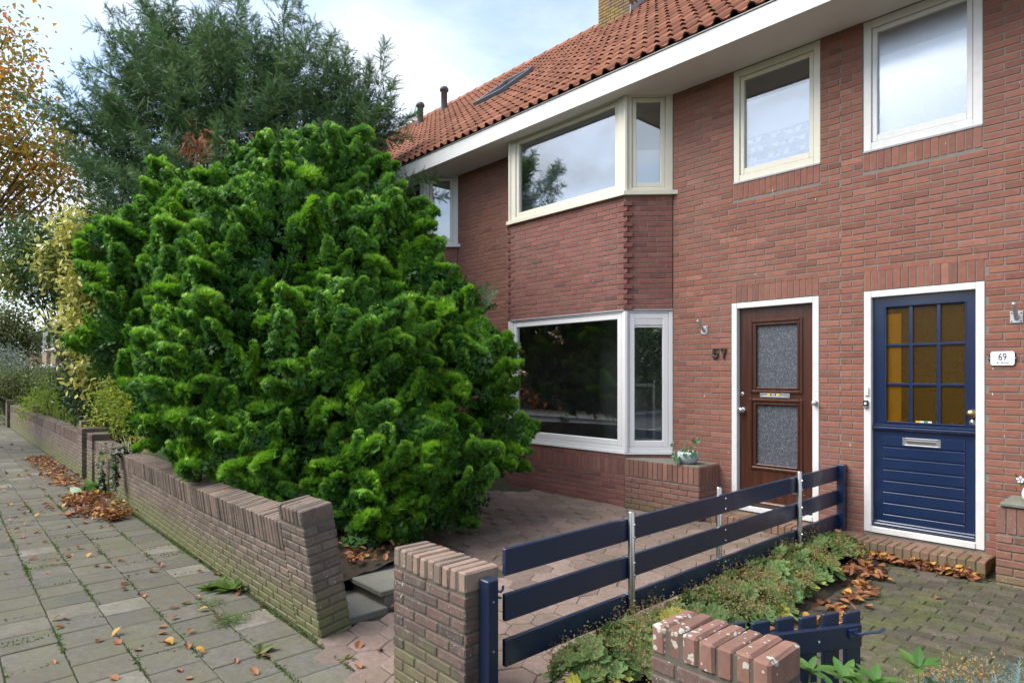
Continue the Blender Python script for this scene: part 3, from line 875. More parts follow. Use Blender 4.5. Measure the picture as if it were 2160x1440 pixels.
    for x in (xa + 0.004, xb - 0.004):
        mb.add([(x, EAVE_Y + .06, EAVE_Z), (x, 8.6, EAVE_Z), (x, RIDGE_Y, RIDGE_Z - 0.03)], None, [(0, 1, 2)])
    roof = part('roof', mb, 'pipe', root)
    lay_tiles(roof, xa, xb, 300, o.get('skip'))
    x = xa
    while x < xb - 0.01:
        mb = MB(); n = 9; th = np.linspace(-0.1, math.pi + 0.1, n); L = min(0.36, xb - x)
        for k in range(n - 1):
            pass
        r = np.array([0.115, 0.128]); V = []
        for xi, rr in ((x, r[0]), (x + L + 0.02, r[1])):
            V += [(xi, RIDGE_Y + rr * math.cos(a), RIDGE_Z - 0.03 + rr * math.sin(a)) for a in th]
        mb.add(V, [(k, k + 1, n + k + 1, n + k) for k in range(n - 1)], None, random.random())
        part('ridge_tile', mb, 'tile', roof, True); x += 0.36
    # ---- rooms
    mb = MB()
    for z0, z1 in ((0.27, 2.72), (2.95, SOF - 0.01)):
        A, Bx, y0, y1 = xa + 0.06, xb - 0.06, 0.245, 4.2
        slab_with_holes(mb, Frame((A, y1), (Bx, y1)), 0, Bx - A, z0, z1, [(*sorted((X0 + s * 1.8 - A, X0 + s * 4.3 - A)), z0 + .35, z1 - .08)] if z0 < 1 else [], 0, -.1)
        mb.quad((A, -0.36, z0), (A, y1, z0), (A, y1, z1), (A, -0.36, z1)) if False else mb.quad((A, y0, z0), (A, y1, z0), (A, y1, z1), (A, y0, z1))
        mb.quad((Bx, y0, z0), (Bx, y1, z0), (Bx, y1, z1), (Bx, y0, z1))
        mb.box(A, Bx, y0, y1, z0 - 0.04, z0); mb.box(A, Bx, y0, y1, z1, z1 + 0.04)
        P = bay_pts(X0, s, -0.11)
        mb.prism([P[0], P[1], P[2], P[3], (P[3][0], 0.245), (P[0][0], 0.245)], z0 - 0.039, z0 - 0.001)
        if z1 < 3: mb.prism([P[0], P[1], P[2], P[3], (P[3][0], 0.245), (P[0][0], 0.245)], z1 + 0.001, z1 + 0.039)
        xp_ = X0 + s * 1.55
        mb.box(xp_ - 0.04, xp_ + 0.04, 0.245, y1, z0, z1)
    part('room', mb, 'room', root)
    return root, fr, door, xa

def birds(fr, parent, g, d):
    """rows of little birds on wires printed on the film"""
    rnd = random.Random(3)
    n = 0
    mb = MB()
    for row, z in enumerate((4.235, 4.135, 4.035)):
        mb.fbox(fr, g[0] + .02, g[1] - .02, d - 0.001, d, z - 0.0035, z)
        u = g[0] + 0.05 + 0.03 * row
        while u < g[1] - 0.08:
            f = rnd.choice((-1, 1)); sc = rnd.uniform(0.9, 1.25)
            body = [(0.030 * math.cos(a) * sc, 0.021 * math.sin(a) * sc) for a in np.linspace(0, 2 * math.pi, 11)[:-1]]
            head = [(0.022 * sc + 0.013 * math.cos(a), 0.017 * sc + 0.012 * math.sin(a)) for a in np.linspace(0, 2 * math.pi, 9)[:-1]]
            tail = [(-0.022 * sc, -0.006), (-0.020 * sc, 0.010), (-0.058 * sc, 0.026 * sc), (-0.060 * sc, 0.012 * sc)]
            for poly in (body, head, tail):
                P = [fr.pt(u + f * x, d + 0.0012, z + 0.022 * sc + y) for x, y in poly]
                mb.add(P, None, [(0, i, i + 1) for i in range(1, len(P) - 1)])
            u += rnd.choice((0.075, 0.085, 0.12, 0.17))
    part('bird_print', mb, 'bird', parent)

H69, FR69, D69, XA69 = house(-2.365, 1, 'red brick terraced house with the navy blue half glazed front door', dict(nf=300, nb=0, up='white', wmat='white', wglass='glass_wavy'))
H57, FR57, D57, XA57 = house(-2.365, -1, 'red brick terraced house with cream framed upper bay and brown front door', dict(nf=165, nb=135, up='cream', wmat='cream', wglass='glass_mid'))
HL, FRL, DL, XAL = house(-13.115, 1, 'terraced house behind the big cypress, with skylight in its orange tiled roof', dict(nf=120, nb=60, up='white', wmat='white', wglass='glass', side_sheets=True, skip=(-9.70, -8.84, 1.42, 2.28)))
HF, FRF, DF, XAF = house(-13.115, -1, 'far end of the brick terrace, two grey vent pipes on its orange roof', dict(nf=20, nb=0, up='white', wmat='white', wglass='glass'))

# ---- doors
def door_frame(root, fr, D, mat='white', label=None):
    u0, u1, z0, z1 = D; mb = MB()
    mb.fbox(fr, u0, u0 + 0.062, -0.13, 0.006, z0, z1, 0.004); mb.fbox(fr, u1 - 0.062, u1, -0.13, 0.006, z0, z1, 0.004)
    mb.fbox(fr, u0 + 0.062, u1 - 0.062, -0.13, 0.004, z1 - 0.058, z1, 0.004)
    mb.fbox(fr, u0 + 0.062, u1 - 0.062, -0.14, 0.012, z0, z0 + 0.052, 0.004)
    return part('door_frame', mb, mat, root)
# brown door of number 57 (hinged right, u grows to the right)
def moulding(mb, fr, a, b, c, e, w, d, hgt):
    mb.fbox(fr, a, a + w, d - 0.01, d + hgt, c, e, 0.006); mb.fbox(fr, b - w, b, d - 0.01, d + hgt, c, e, 0.006)
    mb.fbox(fr, a + w, b - w, d - 0.01, d + hgt - 0.001, c, c + w, 0.006); mb.fbox(fr, a + w, b - w, d - 0.01, d + hgt - 0.001, e - w, e, 0.006)
door_frame(H57, FR57, D57)
U = lambda X: X - XA57
fr = FR57; d = -0.055
g1 = (U(-3.243), U(-2.805), 1.605, 2.262); g2 = (U(-3.250), U(-2.810), 0.790, 1.420)
g2 = (g1[0], g1[1], 0.790, 1.420)
mb = MB(); slab_with_holes(mb, fr, D57[0] + 0.066, D57[1] - 0.066, D57[2] + 0.055, D57[3] - 0.062, [g1, g2], d, d - 0.045)
dr57 = part('door', mb, 'wood', H57, origin=fr.pt(D57[1] - 0.07, d, D57[2]), label='dark brown varnished door with two obscured glass panels')
for g in (g1, g2):
    mb = MB(); moulding(mb, fr, g[0] - 0.075, g[1] + 0.055, g[2] - 0.060, g[3] + 0.065, 0.030, d, 0.016)
    moulding(mb, fr, g[0] - 0.022, g[1] + 0.022, g[2] - 0.022, g[3] + 0.022, 0.022, d, 0.010)
    part('moulding', mb, 'wood', dr57)
    mb = MB(); mb.fbox(fr, g[0] - .005, g[1] + .005, d - 0.030, d - 0.024, g[2] - .005, g[3] + .005); part('pane', mb, 'frosted', dr57)
mb = MB(); mb.fbox(fr, D57[0] + 0.07, D57[1] - 0.07, d - .01, d + 0.045, 0.350, 0.395, 0.012); part('weather_bar', mb, 'wood', dr57)
mb = MB(); mb.fbox(fr, U(-3.05), U(-2.72), d - .002, d + 0.0035, 0.52, 0.60, 0.003); mb.fbox(fr, U(-3.05), U(-2.72), d - .002, d + 0.006, 0.515, 0.523, 0.002); part('bottom_panel_edge', mb, 'wood', dr57)
mb = MB(); mb.fbox(fr, U(-3.199), U(-2.880), d - .01, d + 0.012, 1.495, 1.556, 0.004); mb.fbox(fr, U(-3.165), U(-2.915), d, d + 0.018, 1.506, 1.514, 0.003)
lp = part('letter_plate', mb, 'alu', dr57)
for a, b, m in ((-3.115, -3.085, 'yellow'), (-3.083, -3.022, 'black'), (-3.020, -2.990, 'yellow')):
    mb = MB(); mb.fbox(fr, U(a), U(b), d + 0.0125, d + 0.0133, 1.520, 1.541); part('sticker', mb, m, dr57)
mb = MB(); mb.fbox(fr, U(-3.073), U(-3.032), d + 0.0134, d + 0.0138, 1.533, 1.5375); mb.fbox(fr, U(-3.068), U(-3.037), d + 0.0134, d + 0.0138, 1.524, 1.528); part('sticker_print', mb, 'whitest', dr57)
mb = MB(); mb.lathe(fr.pt(U(-3.398), d, 1.357), [(0.0, 0.060), (0.024, 0.057), (0.029, 0.042), (0.024, 0.028), (0.013, 0.022), (0.013, 0.010), (0.030, 0.008), (0.032, 0.0)], 18, axis='y'); part('door_knob', mb, 'chrome', dr57, True)
mb = MB(); mb.lathe(fr.pt(U(-3.400), d, 1.529), [(0.0, 0.010), (0.012, 0.011), (0.021, 0.008), (0.023, 0.0)], 18, axis='y'); part('lock', mb, 'chrome', dr57, True)
mb = MB(); mb.lathe(fr.pt(U(-2.600), 0.006, 1.462), [(0.0, 0.050), (0.020, 0.048), (0.026, 0.036), (0.022, 0.012), (0.026, 0.0)], 16, axis='y'); part('door_bell', mb, 'galv', H57, True)
mb = MB(); mb.fbox(fr, U(-2.625), U(-2.580), 0.006, 0.0068, 1.505, 1.580); part('sticker', mb, 'pvc', H57)

# blue door of number 69 (hinged left)
door_frame(H69, FR69, D69)
U = lambda X: X - XA69
fr = FR69; d = -0.045
u0, u1, z0, z1 = D69[0] + 0.066, D69[1] - 0.066, D69[2] + 0.055, D69[3] - 0.062
cols = [(-1.990, -1.806), (-1.775, -1.592), (-1.560, -1.378)]; rws = [(2.025, 2.362), (1.665, 1.998), (1.305, 1.638)]
holes = [(U(a), U(b), c, e) for a, b in cols for c, e in rws]
mb = MB(); slab_with_holes(mb, fr, u0, u1, z0, z1, [(U(-1.990), U(-1.378), 1.305, 2.362)], d, d - 0.045)
dr69 = part('door', mb, 'navy', H69, origin=fr.pt(u0, d, z0), label='navy blue door with nine amber glass panes above grooved boards')
mb = MB()
for x in (-1.7905, -1.576): mb.fbox(fr, U(x) - 0.0155, U(x) + 0.0155, d - 0.042, d - 0.004, 1.306, 2.361, 0.005)
for z in (2.0115, 1.6515): mb.fbox(fr, U(-1.989), U(-1.379), d - 0.042, d - 0.006, z - 0.0135, z + 0.0135, 0.005)
part('muntins', mb, 'navy', dr69)
for a, b in cols:
    for c, e in rws:
        mb = MB(); mb.fbox(fr, U(a), U(b), d - 0.028, d - 0.023, c, e); part('pane', mb, 'amber', dr69)
mb = MB(); moulding(mb, fr, U(-2.000), U(-1.368), 1.297, 2.371, 0.014, d, 0.008); part('moulding', mb, 'navy', dr69)
zb = [1.205, 1.184, 1.081, 0.978, 0.873, 0.770, 0.668, 0.565, 0.462, 0.372]
mb = MB()
for a, b in zip(zb[1:-1], zb[2:]):
    mb2 = MB(); mb2.fbox(fr, U(-2.012), U(-1.381), d - 0.005, d + 0.011, b + 0.002, a - 0.0065, 0.005); part('board', mb2, 'navy', dr69)
mb = MB(); mb.fbox(fr, u0, u1, d - 0.01, d + 0.035, 1.232, 1.262, 0.010); mb.fbox(fr, u0, u1, d - 0.01, d + 0.020, 1.262, 1.280, 0.008); part('weather_bar', mb, 'navy', dr69)
mb = MB(); mb.fbox(fr, u0, u1, d - 0.01, d + 0.035, 0.342, 0.372, 0.010); mb.fbox(fr, u0, u1, d - 0.01, d + 0.018, 0.372, 0.392, 0.008); part('weather_bar', mb, 'navy', dr69)
mb = MB(); moulding(mb, fr, U(-1.851), U(-1.554), 1.097, 1.172, 0.014, d + .01, 0.010); mb.fbox(fr, U(-1.838), U(-1.567), d, d + 0.013, 1.110, 1.159); part('letter_plate', mb, 'alu', dr69)
mb = MB(); mb.fbox(fr, U(-1.815), U(-1.590), d + 0.013, d + 0.018, 1.121, 1.150, 0.002); part('letter_flap', mb, 'steel', dr69)
mb = MB(); mb.lathe(fr.pt(U(-1.330), d, 1.409), [(0.0, 0.062), (0.022, 0.060), (0.035, 0.050), (0.037, 0.040), (0.028, 0.028), (0.014, 0.020), (0.014, 0.010), (0.034, 0.006), (0.036, 0.0)], 20, axis='y'); part('door_knob', mb, 'brass', dr69, True)
mb = MB(); mb.lathe(fr.pt(U(-1.326), d, 1.335), [(0.0, 0.008), (0.013, 0.009), (0.014, 0.006), (0.024, 0.005), (0.026, 0.0)], 18, axis='y'); part('lock', mb, 'alu', dr69, True)
for a, b, m in ((-1.755, -1.727, 'yellow'), (-1.724, -1.690, 'whitest'), (-1.687, -1.662, 'greenst'), (-1.660, -1.630, 'whitest')):
    mb = MB(); mb.fbox(fr, U(a), U(b), d - 0.0225, d - 0.0215, 1.312, 1.326); part('sticker', mb, m, dr69)
mb = MB(); mb.fbox(fr, U(-1.995), U(-1.878), d - 0.050, d - 0.046, 1.30, 2.30); part('bright_backing', mb, 'white', dr69)  # pale strip added behind the left panes to imitate light from inside
mb = MB(); mb.fbox(fr, u0 - .02, u1 + .02, d - 0.34, d - 0.33, 0.3, 2.5); part('hall_dark_panel', mb, 'black', H69)  # black panel added to stand in for the unlit hall
mb = MB(); mb.fbox(fr, U(-2.150), U(-2.116), 0.006, 0.024, 1.545, 1.625, 0.004); mb.lathe(fr.pt(U(-2.133), 0.024, 1.572), [(0.0, 0.004), (0.010, 0.003), (0.011, 0.0)], 12, axis='y'); part('door_bell', mb, 'enamel', H69)
mb = MB(); mb.fbox(fr, U(-2.160), U(-2.118), 0.006, 0.030, 1.432, 1.500, 0.005); db = part('door_bell', mb, 'black', H69, label='small black camera door bell')
mb = MB(); mb.lathe(fr.pt(U(-2.139), 0.030, 1.472), [(0.0, 0.003), (0.011, 0.002), (0.012, 0.0)], 14, axis='y'); part('bell_button', mb, 'enamel', db)
mb = MB(); mb.fbox(fr, U(-2.158), U(-2.120), 0.030, 0.0315, 1.434, 1.446); part('bell_plate', mb, 'alu', db)

# ---- skylight, vents, chimney
def roofpt(x, y, off=0.0):
    k = 3.842 / 4.635
    n = np.array([0, -math.sin(PITCH), math.cos(PITCH)])
    return np.array([x, y, EAVE_Z + (y - EAVE_Y) * k]) + n * off
mb = MB(); xs0, xs1, ys0, ys1 = -9.68, -8.86, 1.42, 2.28
def rbox(mb, x0, x1, y0, y1, o0, o1):
    V = [roofpt(x, y, o) for x in (x0, x1) for y in (y0, y1) for o in (o0, o1)]; mb.add(V, _BQ)
rbox(mb, xs0, xs1, ys0, ys0 + .07, -.02, .12); rbox(mb, xs0, xs1, ys1 - .07, ys1, -.02, .13); rbox(mb, xs0, xs0 + .08, ys0 + .07, ys1 - .07, -.02, .12); rbox(mb, xs1 - .08, xs1, ys0 + .07, ys1 - .07, -.02, .12)
sk = part('skylight', mb, 'pipe', HL); mb = MB(); rbox(mb, xs0 + .07, xs1 - .07, ys0 + .06, ys1 - .06, .06, .075); part('pane', mb, 'glass', sk)
mb = MB(); rbox(mb, xs0 - .04, xs1 + .04, ys0 - .08, ys1 + .04, -.01, .03); part('flashing', mb, 'lead', sk)
for x, y, h in ((-14.15, 3.15, 0.50), (-13.35, 3.35, 0.55)):
    b = roofpt(x, y); mb = MB(); mb.lathe(b, [(0.08, -0.1), (0.08, h), (0.115, h), (0.115, h + 0.06), (0.09, h + 0.10), (0.0, h + 0.12)], 14); part('vent_pipe', mb, 'pipe', HF, True)
cx0, cx1, cy0, cy1, cz0, cz1 = -8.24, -7.46, 3.42, 4.50, 8.0, 10.6
mb = MB(); mb.box(cx0 + .01, cx1 - .01, cy0 + .01, cy1 - .01, cz0, cz1); mb.box(cx0 - .04, cx1 + .04, cy0 - .04, cy1 + .04, cz1, cz1 + .08)
ch = part('chimney', mb, 'mortar_dark', H57, label='brick chimney with yellow lichen')
t = NT('lichen chimney brick'); c = t.ramp(t.attr('tint'), [(0, (0.11, 0.085, 0.065)), (1, (0.20, 0.14, 0.10))])
c = t.mix(t.rng(t.noise(4.5, 6, 0.7), 0.42, 0.62, 0, 0.9), c, (0.30, 0.215, 0.055)); t.prin(c, 0.9, t.bump(t.noise(60, 4), 0.4, 0.005), 0.15); M['brick_lichen'] = t.m
B = Bricks()
for A_, B_ in (((cx0, cy0), (cx1, cy0)), ((cx1, cy0), (cx1, cy1)), ((cx1, cy1), (cx0, cy1)), ((cx0, cy1), (cx0, cy0))):
    f = Frame(A_, B_); wall_bricks(B, f, 0.006, f.L - 0.006, cz0, cz1, [])
lay(B, 'brick_lichen', ch, limit=0, ch=0.004, rest_name='chimney_bricks')
mb = MB()
for k in range(9):
    x = cx1 + 0.005; mb.box(x, x + 0.02, cy0 + k * .12, cy0 + k * .12 + .11, RIDGE_Z - .5 + (k * .12) * .8 if k * .12 < .58 else RIDGE_Z - .1, RIDGE_Z - .25 + (k * .12) * .8 if k * .12 < .58 else RIDGE_Z + .1)
part('flashing', mb, 'lead', ch)

# ---- plates and brackets on the wall
def bracket(name, X, Z, tilt_x, label):
    f = Frame((X - 0.5, 0), (X + 0.5, 0)); r = thing(name, label, 'bracket', (X, -0.002, Z), 'flag pole holders on the facade')
    mb = MB(); mb.fbox(f, 0.458, 0.542, 0.0, 0.006, Z - 0.047, Z + 0.047, 0.003); part('plate', mb, 'galv', r)
    for du in (-1, 1):
        for dz in (-1, 1):
            mb = MB(); mb.lathe(f.pt(0.5 + du * .030, 0.006, Z + dz * .034), [(0.0, 0.003), (0.005, 0.0025), (0.006, 0.0)], 8, axis='y'); part('screw', mb, 'darkmetal', r)
    mb = MB(); a = np.array((X, -0.003, Z - 0.01)); e = a + np.array((tilt_x, -0.115, 0.115))
    dv = (e - a) / np.linalg.norm(e - a)
    mb.tube([a, e], 0.0165, 14, False); mb.tube([e, e - dv * 0.08], 0.0125, 14, True); part('socket_tube', mb, 'galv', r, True)
bracket('flag_holder', -3.829, 2.243, -0.015, 'galvanised flag pole holder on the wall above the number 57')
bracket('flag_holder', -1.026, 2.203, 0.0, 'galvanised flag pole holder on the wall above the white number plate')
FONT = bpy.data.fonts.load('<builtin>') if False else None
def text_mesh(body, size, extrude):
    cu = bpy.data.curves.new('t', 'FONT'); cu.body = body; cu.size = size; cu.extrude = extrude; cu.align_x = 'CENTER'; cu.align_y = 'CENTER'
    ob = bpy.data.objects.new('t', cu); COL.objects.link(ob)
    dg = bpy.context.evaluated_depsgraph_get(); me = bpy.data.meshes.new_from_object(ob.evaluated_get(dg))
    bpy.data.objects.remove(ob); bpy.data.curves.remove(cu)
    return me
def put_text(name, body, parent, X, Z, size, mat, y, extrude=0.002, sx=1.0):
    me = text_mesh(body, size, extrude); me.materials.clear(); me.materials.append(M[mat]); me.name = name
    return link(name, me, parent, np.array((X, y, Z)) - wpos(parent), (R(90), 0, 0), (sx, 1, 1))
hn = thing('house_number', 'dark metal house number 57 screwed to the brick wall', 'number', (-3.64, 0, 1.976))
# hand-shaped digits, bevelled strokes
def stroke(mb, pts, w, y0, y1):
    for i in range(len(pts) - 1):
        a, b = np.array(pts[i], float), np.array(pts[i + 1], float); dv = b - a; L = np.linalg.norm(dv); dv /= L; nn = np.array([-dv[1], dv[0]])
        a2, b2 = a - dv * w * .4, b + dv * w * .4
        c4 = [a2 + nn * w / 2, a2 - nn * w / 2, b2 - nn * w / 2, b2 + nn * w / 2]
        e = 0.0004 * (i % 3)
        mb.add([(c[0], y, c[1]) for y in (y0 - e, y1) for c in c4], [(0, 1, 2, 3), (7, 6, 5, 4), (0, 4, 5, 1), (1, 5, 6, 2), (2, 6, 7, 3), (3, 7, 4, 0)])
five = [(0.030, 0.050), (-0.016, 0.050), (-0.024, 0.004), (0.004, 0.016), (0.026, 0.004), (0.030, -0.020), (0.016, -0.042), (-0.010, -0.046), (-0.028, -0.034)]
seven = [(-0.026, 0.036), (-0.022, 0.048), (0.030, 0.046), (0.012, 0.006), (0.000, -0.050)]
mb = MB(); stroke(mb, [(-3.688 + x, 1.976 + z) for x, z in five], 0.016, -0.020, -0.006); part('digit', mb, 'darkmetal', hn)
mb = MB(); stroke(mb, [(-3.590 + x, 1.978 + z) for x, z in seven], 0.016, -0.020, -0.006); part('digit', mb, 'darkmetal', hn)
sg = thing('house_number_plate', 'white enamel plate reading 69 beside the blue door', 'sign', (-1.115, 0, 1.874))
f = Frame((-2, 0), (0, 0))
def rrect(u0, u1, z0, z1, r, n=5):
    P = []
    for cx, cz, a0 in ((u1 - r, z1 - r, 0), (u0 + r, z1 - r, 90), (u0 + r, z0 + r, 180), (u1 - r, z0 + r, 270)):
        P += [(cx + r * math.cos(R(a0 + 90 * k / n)), cz + r * math.sin(R(a0 + 90 * k / n))) for k in range(n + 1)]
    return P
def plate(mb, P, y0, y1):
    n = len(P); V = [(x, y0, z) for x, z in P] + [(x, y1, z) for x, z in P]
    mb.add(V, [(i, (i + 1) % n, n + (i + 1) % n, n + i) for i in range(n)], [(0, i + 1, i) for i in range(1, n - 1)])
mb = MB(); plate(mb, rrect(-1.194, -1.036, 1.817, 1.931, 0.016), -0.014, -0.004); part('plate', mb, 'enamel', sg)
mb = MB(); plate(mb, rrect(-1.1965, -1.0335, 1.8145, 1.9335, 0.017), -0.011, -0.001); part('rim', mb, 'inkblue', sg)
for sx_ in (-1, 1):
    mb = MB(); c = -1.115; P = [(c + sx_ * .079, 1.905), (c + sx_ * .079, 1.843), (c + sx_ * .094, 1.862), (c + sx_ * .094, 1.886)]
    plate(mb, P if sx_ < 0 else P[::-1], -0.009, -0.001); part('ear', mb, 'inkblue', sg)
    mb = MB(); mb.lathe((c + sx_ * .0865, -0.009, 1.874), [(0.0, 0.003), (0.004, 0.002), (0.005, 0.0)], 8, axis='y'); part('screw', mb, 'alu', sg)
put_text('number', '69', sg, -1.115, 1.884, 0.080, 'inkblue', -0.0150, 0.0006, 0.72)
put_text('name', 'A. Krol', sg, -1.115, 1.836, 0.027, 'inkblue', -0.0150, 0.0006, 1.0)
put_text('sticker_print', 'NEE', H57, -2.602, 1.570, 0.014, 'redst', -0.0073, 0.0002)
put_text('sticker_print', 'JA', H57, -2.602, 1.530, 0.020, 'greenst', -0.0073, 0.0002)
# ------------------------------------------------------------------ ground, paving
def hexz(y): return 0.17 + (y + 0.4) * 0.040          # the front garden falls gently to the pavement
def gz69(y): return 0.135 + (y + 0.35) * 0.018
mb = MB(); mb.box(-260, 140, -220, 260, -0.6, -0.16); structure('ground', mb, 'ground')
mb = MB(); mb.box(-90, 30, -13.4, -7.66, -0.3, -0.11); structure('road', mb, 'asphalt')
mb = MB(); mb.box(-90, 30, -17.0, -13.56, -0.3, 0.0); structure('far_pavement', mb, 'slab')
mb = MB()
for k in range(-60, 24): mb.box(k * 1.0 + .004, k * 1.0 + .996, -7.66, -7.54, -0.3, 0.008, 0.01)
structure('kerb', mb, 'kerb')
mb = MB()
for k in range(-60, 24): mb.box(k * 1.0 + .004, k * 1.0 + .996, -13.56, -13.44, -0.3, 0.008, 0.01)
structure('far_kerb', mb, 'kerb')
mb = MB(); mb.box(-60, 12, -7.54, -4.45, -0.3, -0.010); pav = structure('pavement', mb, 'sand')

def pieces(items, mat, parent, name, limit, thick, ch, zf):
    """paving pieces: items = (x, y, hx, hy, rot, tint) ; nearest become objects"""
    B = Bricks()
    for x, y, hx, hy, r_, ti in items:
        B.r.append((x, y, zf(y) - thick / 2 + random.uniform(-1, 1) * 0.0025, hx, hy, thick / 2, r_, ti))
    return B
P = 0.305
B = Bricks(); row = 0; y = -4.625
while y > -7.45:
    ph = (row % 2) * P / 2 + random.uniform(-1, 1) * .012
    for k in range(int(-46 / P), int(3.2 / P)):
        x = k * P + ph
        ti = np.clip(random.gauss(0.42, 0.22), 0, 0.88) if random.random() > 0.06 else 1.0
        B.r.append((x, y - P / 2, -0.020 + random.uniform(-1, 1) * 0.0025, P / 2 - 0.0035, P / 2 - 0.0035, 0.020, random.uniform(-1, 1) * 0.006, ti))
    row += 1; y -= P
_BM_dims_slab = (0.149, 0.149, 0.020)
def lay_flat(B, mat, parent, name, ch, limit, dims, rest_name, tiltx=0.0):
    A = np.array(B.r); C = A[:, :3]; x, y, t = project(C)
    ins = (x > -60) & (x < 2220) & (y > 500) & (y < 1500) & (t > 0.4)
    order = np.argsort(-np.where(ins, 1 / t, -1e3 - t)); k = int(min(limit, ins.sum())); base = wpos(parent)
    meshes = []
    for j in range(8):
        V, q, tr = cbox(dims, ch); V = V + np.random.default_rng(j).normal(0, ch * 0.15, V.shape)
        meshes.append(mesh_np(name, V, q, tr, mat, {'tint': np.full(len(V), j / 7)}))
    for i in order[:k]:
        link(name, meshes[int(round(A[i, 7] * 7))], parent, C[i] - base, (random.gauss(tiltx, 0.003), random.gauss(0, 0.003), A[i, 6]), tuple(A[i, 3:6] / dims))
    BB = Bricks(); BB.r = [B.r[i] for i in order[k:]]
    if BB.r: lay(BB, mat, parent, name, ch, 0, None, rest_name)
lay_flat(B, 'slab', pav, 'paving_slab', 0.005, 300, np.array(_BM_dims_slab), 'paving_slabs')

# front garden of 57: hexagonal pavers on a sloping bed
def sloped(mb, x0, x1, y0, y1, zf, th=0.25):
    V = [(x0, y0, zf(y0)), (x1, y0, zf(y0)), (x1, y1, zf(y1)), (x0, y1, zf(y1))]
    V += [(a, b, -0.25) for a, b, _ in V]
    mb.add(V, [(0, 1, 2, 3), (0, 4, 5, 1), (1, 5, 6, 2), (2, 6, 7, 3), (3, 7, 4, 0)])
mb = MB(); sloped(mb, -13.0, -2.395, -4.45, -0.005, lambda y: hexz(y) - 0.012); gd = structure('garden_paving', mb, 'sand')
HS = 0.135
def hexmesh(tint, seed):
    g = np.random.default_rng(seed); th = np.arange(6) * math.pi / 3; c = 0.006
    o = np.c_[np.cos(th), np.sin(th)] * (HS - 0.0025); i = np.c_[np.cos(th), np.sin(th)] * (HS - 0.0025 - c); o = o + g.normal(0, .0012, o.shape)
    V = np.vstack([np.c_[i, np.zeros(6)], np.c_[o, np.full(6, -c * .8)], np.c_[o, np.full(6, -0.04)], [(0, 0, 0.0005)]])
    q = [(6 + k, 6 + (k + 1) % 6, (k + 1) % 6, k) for k in range(6)] + [(12 + k, 12 + (k + 1) % 6, 6 + (k + 1) % 6, 6 + k) for k in range(6)]
    t = [(k, (k + 1) % 6, 18) for k in range(6)]
    return mesh_np('hexagon_paver', V, q, t, 'hex', {'tint': np.full(19, tint)})
HEX = [hexmesh(i / 7, i) for i in range(8)]
hx = []
for i in range(-64, 4):
    for j in range(-24, 4):
        x = i * 1.5 * HS; y = -0.40 + (j + (i % 2) * 0.5) * math.sqrt(3) * HS
        if not (-7.6 < x < -2.42): continue
        yb = -0.02 if (x < -7.08 or x > -3.62) else (-BAY_Y - 0.02)
        if x > -3.62: yb = -0.36
        if y > yb + HS * .75: continue
        if y < -4.70: continue
        if y < -2.9 and x < -3.98: continue
        hx.append((x, y, math.hypot(x, y - CAM_Y)))
hx.sort(key=lambda a: a[2])
for n_, (x, y, _) in enumerate(hx[:320]):
    link('hexagon_paver', HEX[min(7, max(0, int(random.gauss(3.6, 2.0))))], gd, (x, y, hexz(y) + random.uniform(-1, 1) * .002), (math.atan(0.04), 0, random.choice((0, 1, 2)) * math.pi / 3))
# raised bed under the cypress
mb = MB(); nx, ny = 30, 22; xs = np.linspace(-10.4, -4.45, nx); ys = np.linspace(-4.40, -2.85, ny)
V = [(x, y, 0.10 + 0.10 * math.sin(min(1, (y + 4.40) / .7) * 1.4) * (1 if y < -3.1 else (-2.85 - y) / .25) + random.uniform(0, .03)) for y in ys for x in xs]
mb.add(V, [(j * nx + i, j * nx + i + 1, (j + 1) * nx + i + 1, (j + 1) * nx + i) for j in range(ny - 1) for i in range(nx - 1)]); structure('soil_bed', mb, 'soil', True)

# garden of 69: mossy pavers
mb = MB(); sloped(mb, -2.345, 3.0, -4.40, -0.005, lambda y: gz69(y) - 0.006); g69 = structure('garden_path', mb, 'sand')
B = Bricks(); row = 0; y = -0.36
while y > -4.38:
    for k in range(-9, 15):
        x = k * 0.208 + (row % 2) * 0.104 - 0.2
        if x < -1.95 or x > 2.9: continue
        B.r.append((x, y - 0.052, gz69(y) - 0.025 + random.uniform(-1, 1) * 0.003, 0.1015, 0.0490, 0.025, random.uniform(-1, 1) * .01, random.random()))
    row += 1; y -= 0.104
lay_flat(B, 'paver', g69, 'paving_brick', 0.005, 300, np.array((0.1015, 0.049, 0.025)), 'paving_bricks', math.atan(.018))
mb = MB(); nx, ny = 12, 40; xs = np.linspace(-2.345, -1.86, nx); ys = np.linspace(-4.36, -0.36, ny)
V = [(x, y, gz69(y) + 0.045 * math.sin((x + 2.345) / .485 * math.pi) ** .6 * (1 if x < -1.88 else 0) + random.uniform(0, .012) - .004) for y in ys for x in xs]
mb.add(V, [(j * nx + i, j * nx + i + 1, (j + 1) * nx + i + 1, (j + 1) * nx + i) for j in range(ny - 1) for i in range(nx - 1)]); structure('flower_bed', mb, 'soil', True)

